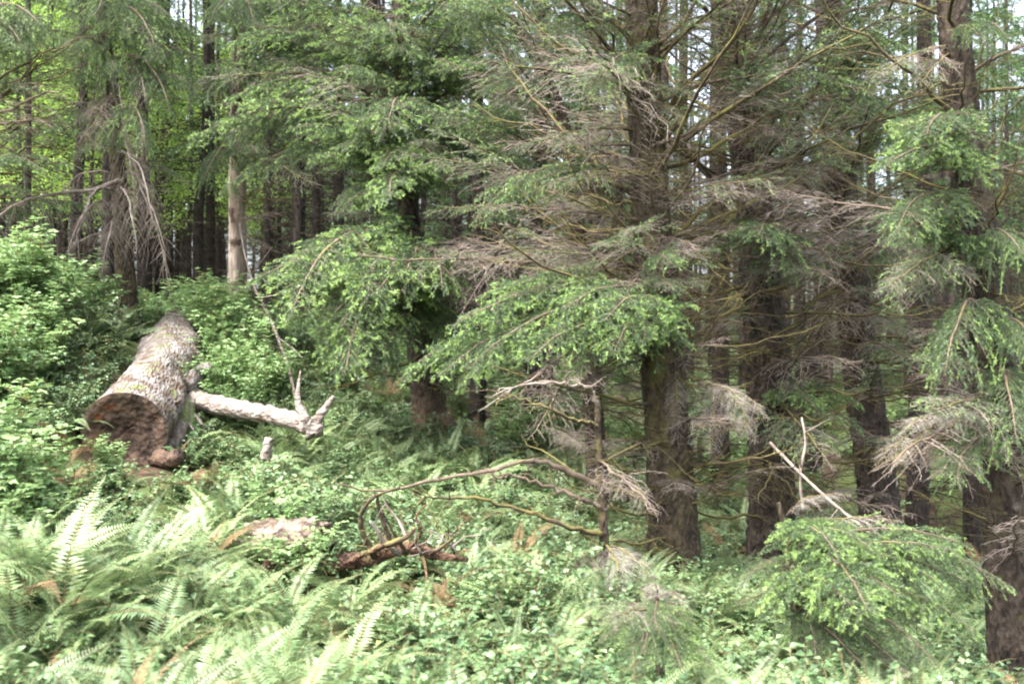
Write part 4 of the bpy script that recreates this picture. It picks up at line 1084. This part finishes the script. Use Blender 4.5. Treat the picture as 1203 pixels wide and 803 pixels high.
for k, (px, py, sc, lab, n, dd) in enumerate(FERN_ROWS): sword_fern(px, py, sc, lab, k, n, None, dd)


# ------------------------------------------------------------------ the big sawn log
F, Bk = P(146, 508, 10.3), P(218, 384, 16.3)
log = thing('fallen_log', 'huge weathered grey log with a sawn rotten end lying up the bank', 'log', (F[0], F[1], h(F[0], F[1])))
rng = np.random.default_rng(77)
ax = unit(Bk - F); Ln = np.linalg.norm(Bk - F)
rings, sides = 70, 36
t = np.linspace(0, 1, rings); a = np.arange(sides) * 2 * math.pi / sides
uu = unit(np.cross(ax, [0, 0, 1.])); ww = np.cross(uu, ax)
c = F + ax * (t * Ln)[:, None] + uu * (.06 * np.sin(t * 5))[:, None]
rad = np.interp(t, [0, .1, .35, .6, .8, 1], [.43, .415, .40, .42, .36, .30])
calm = np.clip(t / .09, .12, 1)[:, None]
rr = rad[:, None] * (1 + calm * (.05 * np.cos(3 * a[None] + t[:, None] * 6) + .03 * np.cos(7 * a[None] - t[:, None] * 9) + .018 * rng.normal(size=(rings, sides))))
for (tb, ab, amp, sr, sa) in [(.48, .1, .42, .05, .5), (.42, .9, .2, .05, .4), (.2, .5, .16, .03, .4), (.62, .5, .2, .05, .4), (.16, -.3, .14, .03, .3), (.55, -.5, .3, .04, .35), (.3, 1.3, .12, .03, .3), (.7, 1.6, .15, .04, .3), (.15, .3, .12, .03, .35)]:
    da = (a[None] - ab + math.pi) % (2 * math.pi) - math.pi
    rr = rr + rad[:, None] * amp * np.exp(-((t[:, None] - tb) / sr) ** 2 - (da / sa) ** 2)
v = c[:, None] + rr[..., None] * (np.cos(a)[None, :, None] * uu + np.sin(a)[None, :, None] * ww)
i = np.arange(rings - 1)[:, None] * sides; j = np.arange(sides)[None]; kk = (j + 1) % sides
B3 = np.stack([uu, ww, ax], 1)                # the log's own frame: its length is its Z axis, so that the grain runs along it
mb = MB(); mb.add((v.reshape(-1, 3) - F) @ B3, None, np.stack([i + j, i + kk, i + sides + kk, i + sides + j], -1).reshape(-1, 4))
lb = link('log_body', mb.mesh('log_body', M['logbark']), log)
m4 = np.eye(4); m4[:3, :3] = B3; m4[:3, 3] = F - np.array(log.location); lb.matrix_local = Matrix(m4.tolist())
# sawn face: rings of slightly uneven wood, hollowing towards the rotten heart
mb = MB(); nr = 9
fr = np.linspace(1, 0, nr)
ring = []
for q, f in enumerate(fr):
    dep = -.004 + (.15 * (1 - f) ** 1.1 if f < .8 else 0) + rng.normal(0, .012 if f < .95 else .002, sides)
    ring.append(F + (v[0] - F) * f * (1 if q == 0 else 1 + .02 * rng.normal(size=(sides, 1))) + ax * dep[:, None] * (1 if q else 0) - ax * .004)
V = np.concatenate(ring) - np.array(log.location)
i = np.arange(nr - 1)[:, None] * sides
mb.add(V, None, np.stack([i + kk, i + j, i + sides + j, i + sides + kk], -1).reshape(-1, 4))
tag(link('sawn_face', mb.mesh('sawn_face', M['rot']), log), 'dark rotten sawn face with a reddish heart')
def limb_of(root, name, ctrl, r, mat, lump=.06, sides=10, n=24, seed=0, parent=None):
    rng = np.random.default_rng(seed); m_ = MB()
    p = spline([np.asarray(q) - np.array(root.location) for q in ctrl], n)
    p[1:-1] += rng.normal(0, r[-1] * .08, (n - 2, 3))
    tube(m_, p, np.interp(np.linspace(0, 1, n), np.linspace(0, 1, len(r)), r), sides, 0, lump, rng)
    return link(name, m_.mesh(name, M[mat]), root if parent is None else parent)
lm = limb_of(log, 'limb', [P(222, 470, 12.4), P(245, 474, 11.9), P(290, 482, 11.4), P(340, 492, 11.0), P(370, 503, 10.8)], [.16, .115, .105, .095, .09], 'limbwood', .1, 14, 40, seed=1)
limb_of(log, 'limb_end', [P(364, 500.5, 10.79), P(370, 504, 10.75), P(376, 505, 10.7)], [.1, .095, .05], 'limbwood', .35, 12, 7, 2, lm)
limb_of(log, 'upright_stub', [P(360, 494, 10.8), P(352, 478, 10.85), P(350, 462, 10.9), P(353, 435, 10.95)], [.06, .045, .03, .008], 'limbwood', .1, 8, 16, 3, lm)
limb_of(log, 'upright_stub', [P(368, 500, 10.8), P(380, 482, 10.8), P(392, 465, 10.85)], [.06, .05, .02], 'limbwood', .12, 8, 12, 4, lm)
limb_of(log, 'root_prop', [P(222, 470, 12.2), P(212, 500, 11.2), P(200, 525, 10.7), P(192, 545, 10.5)], [.12, .10, .09, .08], 'logbark', .12, 10, 18, 5)
limb_of(log, 'root_prop', [P(180, 535, 10.5), P(200, 540, 10.3), P(212, 534, 10.2)], [.10, .09, .07], 'rot', .1, 10, 12, 6)
limb_of(log, 'branch_stub', [P(215, 455, 12.2), P(236, 440, 12.3), P(243, 432, 12.5)], [.14, .12, .08], 'logbark', .12, 10, 12, 7)
limb_of(log, 'broken_splinter', [P(203, 385, 16), P(210, 368, 15.9)], [.09, .03], 'limbwood', .2, 6, 6, 8)
limb_of(log, 'branch_stub', [P(190, 380, 16.3), P(185, 372, 16.2)], [.14, .09], 'root', .15, 9, 6, 9)
for q, (px, py, Yd, ex, ey) in enumerate([(215, 490, 11.4, 228, 505), (225, 485, 11.6, 240, 500), (200, 475, 11.2, 213, 470)]):
    limb_of(log, 'branch_stub', [P(px, py, Yd), P(ex, ey, Yd - .3)], [.03, .012], 'logbark', .1, 6, 5, 20 + q)

# short sawn log in the ferns
g0 = P(334, 640, 7.6)
sl = thing('short_log', 'short sawn log with a pale split top lying among the ferns', 'log', (g0[0], g0[1], h(g0[0], g0[1])))
limb_of(sl, 'log_body', [P(285, 634, 7.8), P(330, 631, 7.65), P(376, 632, 7.5)], [.12, .135, .13], 'splitlog', .13, 14, 18, 31)
limb_of(sl, 'sawn_face', [P(374, 631, 7.5), P(378, 632, 7.49)], [.125, .118], 'splitlog', .08, 14, 4, 32)
limb_of(sl, 'branch_stub', [P(330, 650, 7.5), P(318, 660, 7.35), P(312, 675, 7.25)], [.06, .05, .04], 'root', .12, 9, 10, 33)

# russet fallen branch with a tangle of mossy side limbs
g0 = P(440, 665, 7.7)
fb = thing('fallen_branch', 'russet fallen branch with a tangle of mossy curved side limbs', 'branch', (g0[0], g0[1], h(g0[0], g0[1])))
mainb = limb_of(fb, 'main_stem', [P(360, 668, 7.5), P(400, 661, 7.5), P(440, 653, 7.55), P(480, 643, 7.6), P(510, 651, 7.6), P(550, 658, 7.6)], [.085, .065, .055, .046, .04, .014], 'root', .15, 10, 44, 41)
for q, (ctrl, r, mt) in enumerate([
    ([(445, 656, 7.55), (428, 630, 7.5), (424, 604, 7.45), (441, 583, 7.4), (470, 572, 7.4)], (.024, .007), 'mossbranch'),
    ([(465, 650, 7.55), (455, 625, 7.5), (446, 600, 7.45), (443, 583, 7.4)], (.022, .01), 'mossbranch'),
    ([(478, 648, 7.55), (465, 630, 7.4), (448, 600, 7.3)], (.018, .006), 'mossbranch'),
    ([(470, 650, 7.55), (455, 640, 7.4), (435, 612, 7.3)], (.024, .008), 'twig'),
    ([(440, 656, 7.55), (440, 645, 7.4), (475, 632, 7.35), (488, 620, 7.3)], (.03, .016), 'mossbranch'),
    ([(480, 646, 7.6), (494, 626, 7.5), (489, 606, 7.45), (500, 590, 7.4), (482, 577, 7.4)], (.014, .004), 'root'),
    ([(500, 650, 7.6), (515, 645, 7.5), (532, 632, 7.45)], (.02, .008), 'mossbranch'),
    ([(482, 645, 7.6), (470, 615, 7.7), (455, 595, 7.7), (450, 585, 7.7)], (.014, .005), 'twig'),
    ([(400, 665, 7.5), (425, 652, 7.4), (450, 640, 7.3)], (.028, .014), 'root'),
    ([(495, 650, 7.55), (500, 668, 7.4), (502, 685, 7.3)], (.014, .006), 'root')]):
    limb_of(fb, 'side_limb', [P(*c) for c in ctrl], r, mt, .18, 8, 26, 50 + q)

for q in range(16):
    g_ = np.random.default_rng(200 + q); a0 = P(g_.uniform(410, 540), g_.uniform(640, 656), 7.5); k_ = np.linspace(0, 1, 7)[:, None]
    e_ = np.array([g_.normal(0, .16), g_.normal(-.05, .1), g_.uniform(.05, .4)])
    limb_of(fb, 'twig', list(a0 + e_ * k_ + g_.normal(0, .025, (7, 3)) * k_), (.008, .0025), R(['root', 'twig', 'mossbranch']), .1, 5, 10, 230 + q)

# leaning dead sapling in front of the bleached trunk
g0 = P(346, 470, 13)
ds = thing('dead_sapling', 'thin pale dead sapling leaning from the bleached trunk down to the log limb', 'dead tree', (g0[0], g0[1], h(g0[0], g0[1])))
limb_of(ds, 'stem', [P(350, 478, 13), P(338, 430, 13.6), P(318, 375, 14.4), P(300, 340, 15), P(288, 300, 15.6), P(281, 262, 16.3)], [.026, .024, .021, .018, .014, .008], 'limbwood', .08, 7, 30, 61)
for q, (c_) in enumerate([[(325, 395, 14.1), (345, 410, 13.6), (355, 420, 13.2)], [(312, 362, 14.6), (300, 345, 14.4), (291, 332, 14.3)], [(305, 350, 14.8), (330, 345, 14.4), (350, 340, 14.0)], [(330, 412, 13.8), (315, 402, 13.5), (300, 385, 13.3)], [(296, 322, 15.3), (312, 300, 15), (320, 290, 14.8)]]):
    limb_of(ds, 'twig', [P(*p) for p in c_], (.012, .004), 'limbwood', .05, 5, 10, 70 + q)
# small pale pole piece
g0 = P(314, 528, 10.4)
pp_ = thing('wood_chunk', 'small pale broken wood stub standing below the long bare log limb', 'wood', (g0[0], g0[1], h(g0[0], g0[1])))
limb_of(pp_, 'stub', [P(311, 540, 10.4), P(316, 514, 10.4)], [.06, .045], 'limbwood', .1, 9, 8, 81)
# pale leaning poles on the right
for q, (c_, lab) in enumerate([([(944, 600, 8.6), (940, 560, 8.6), (946, 520, 8.7), (942, 490, 8.8)], 'thin pale dead stick standing by the low young spruce'),
                               ([(905, 520, 9.0), (950, 565, 8.4), (990, 600, 8.0), (1040, 640, 7.7)], 'lichened dead pole slanting down onto the low young spruce')]):
    b_ = P(*c_[0]); t = thing('dead_stick', lab, 'stick', (b_[0], b_[1], h(b_[0], b_[1])))
    limb_of(t, 'stem', [P(*p) for p in c_], (.015, .008), 'twig', .15, 7, 24, 90 + q)
    for z in range(5):
        pth = [P(*p) for p in c_]; f = random.uniform(.2, .9); s0 = spline(pth, 20)[int(f * 19)]
        limb_of(t, 'twig', [s0, s0 + np.array([random.uniform(-.25, .25), random.uniform(-.2, 0), random.uniform(-.1, .2)])], (.006, .002), 'twig', .05, 4, 4, 100 + q * 10 + z)
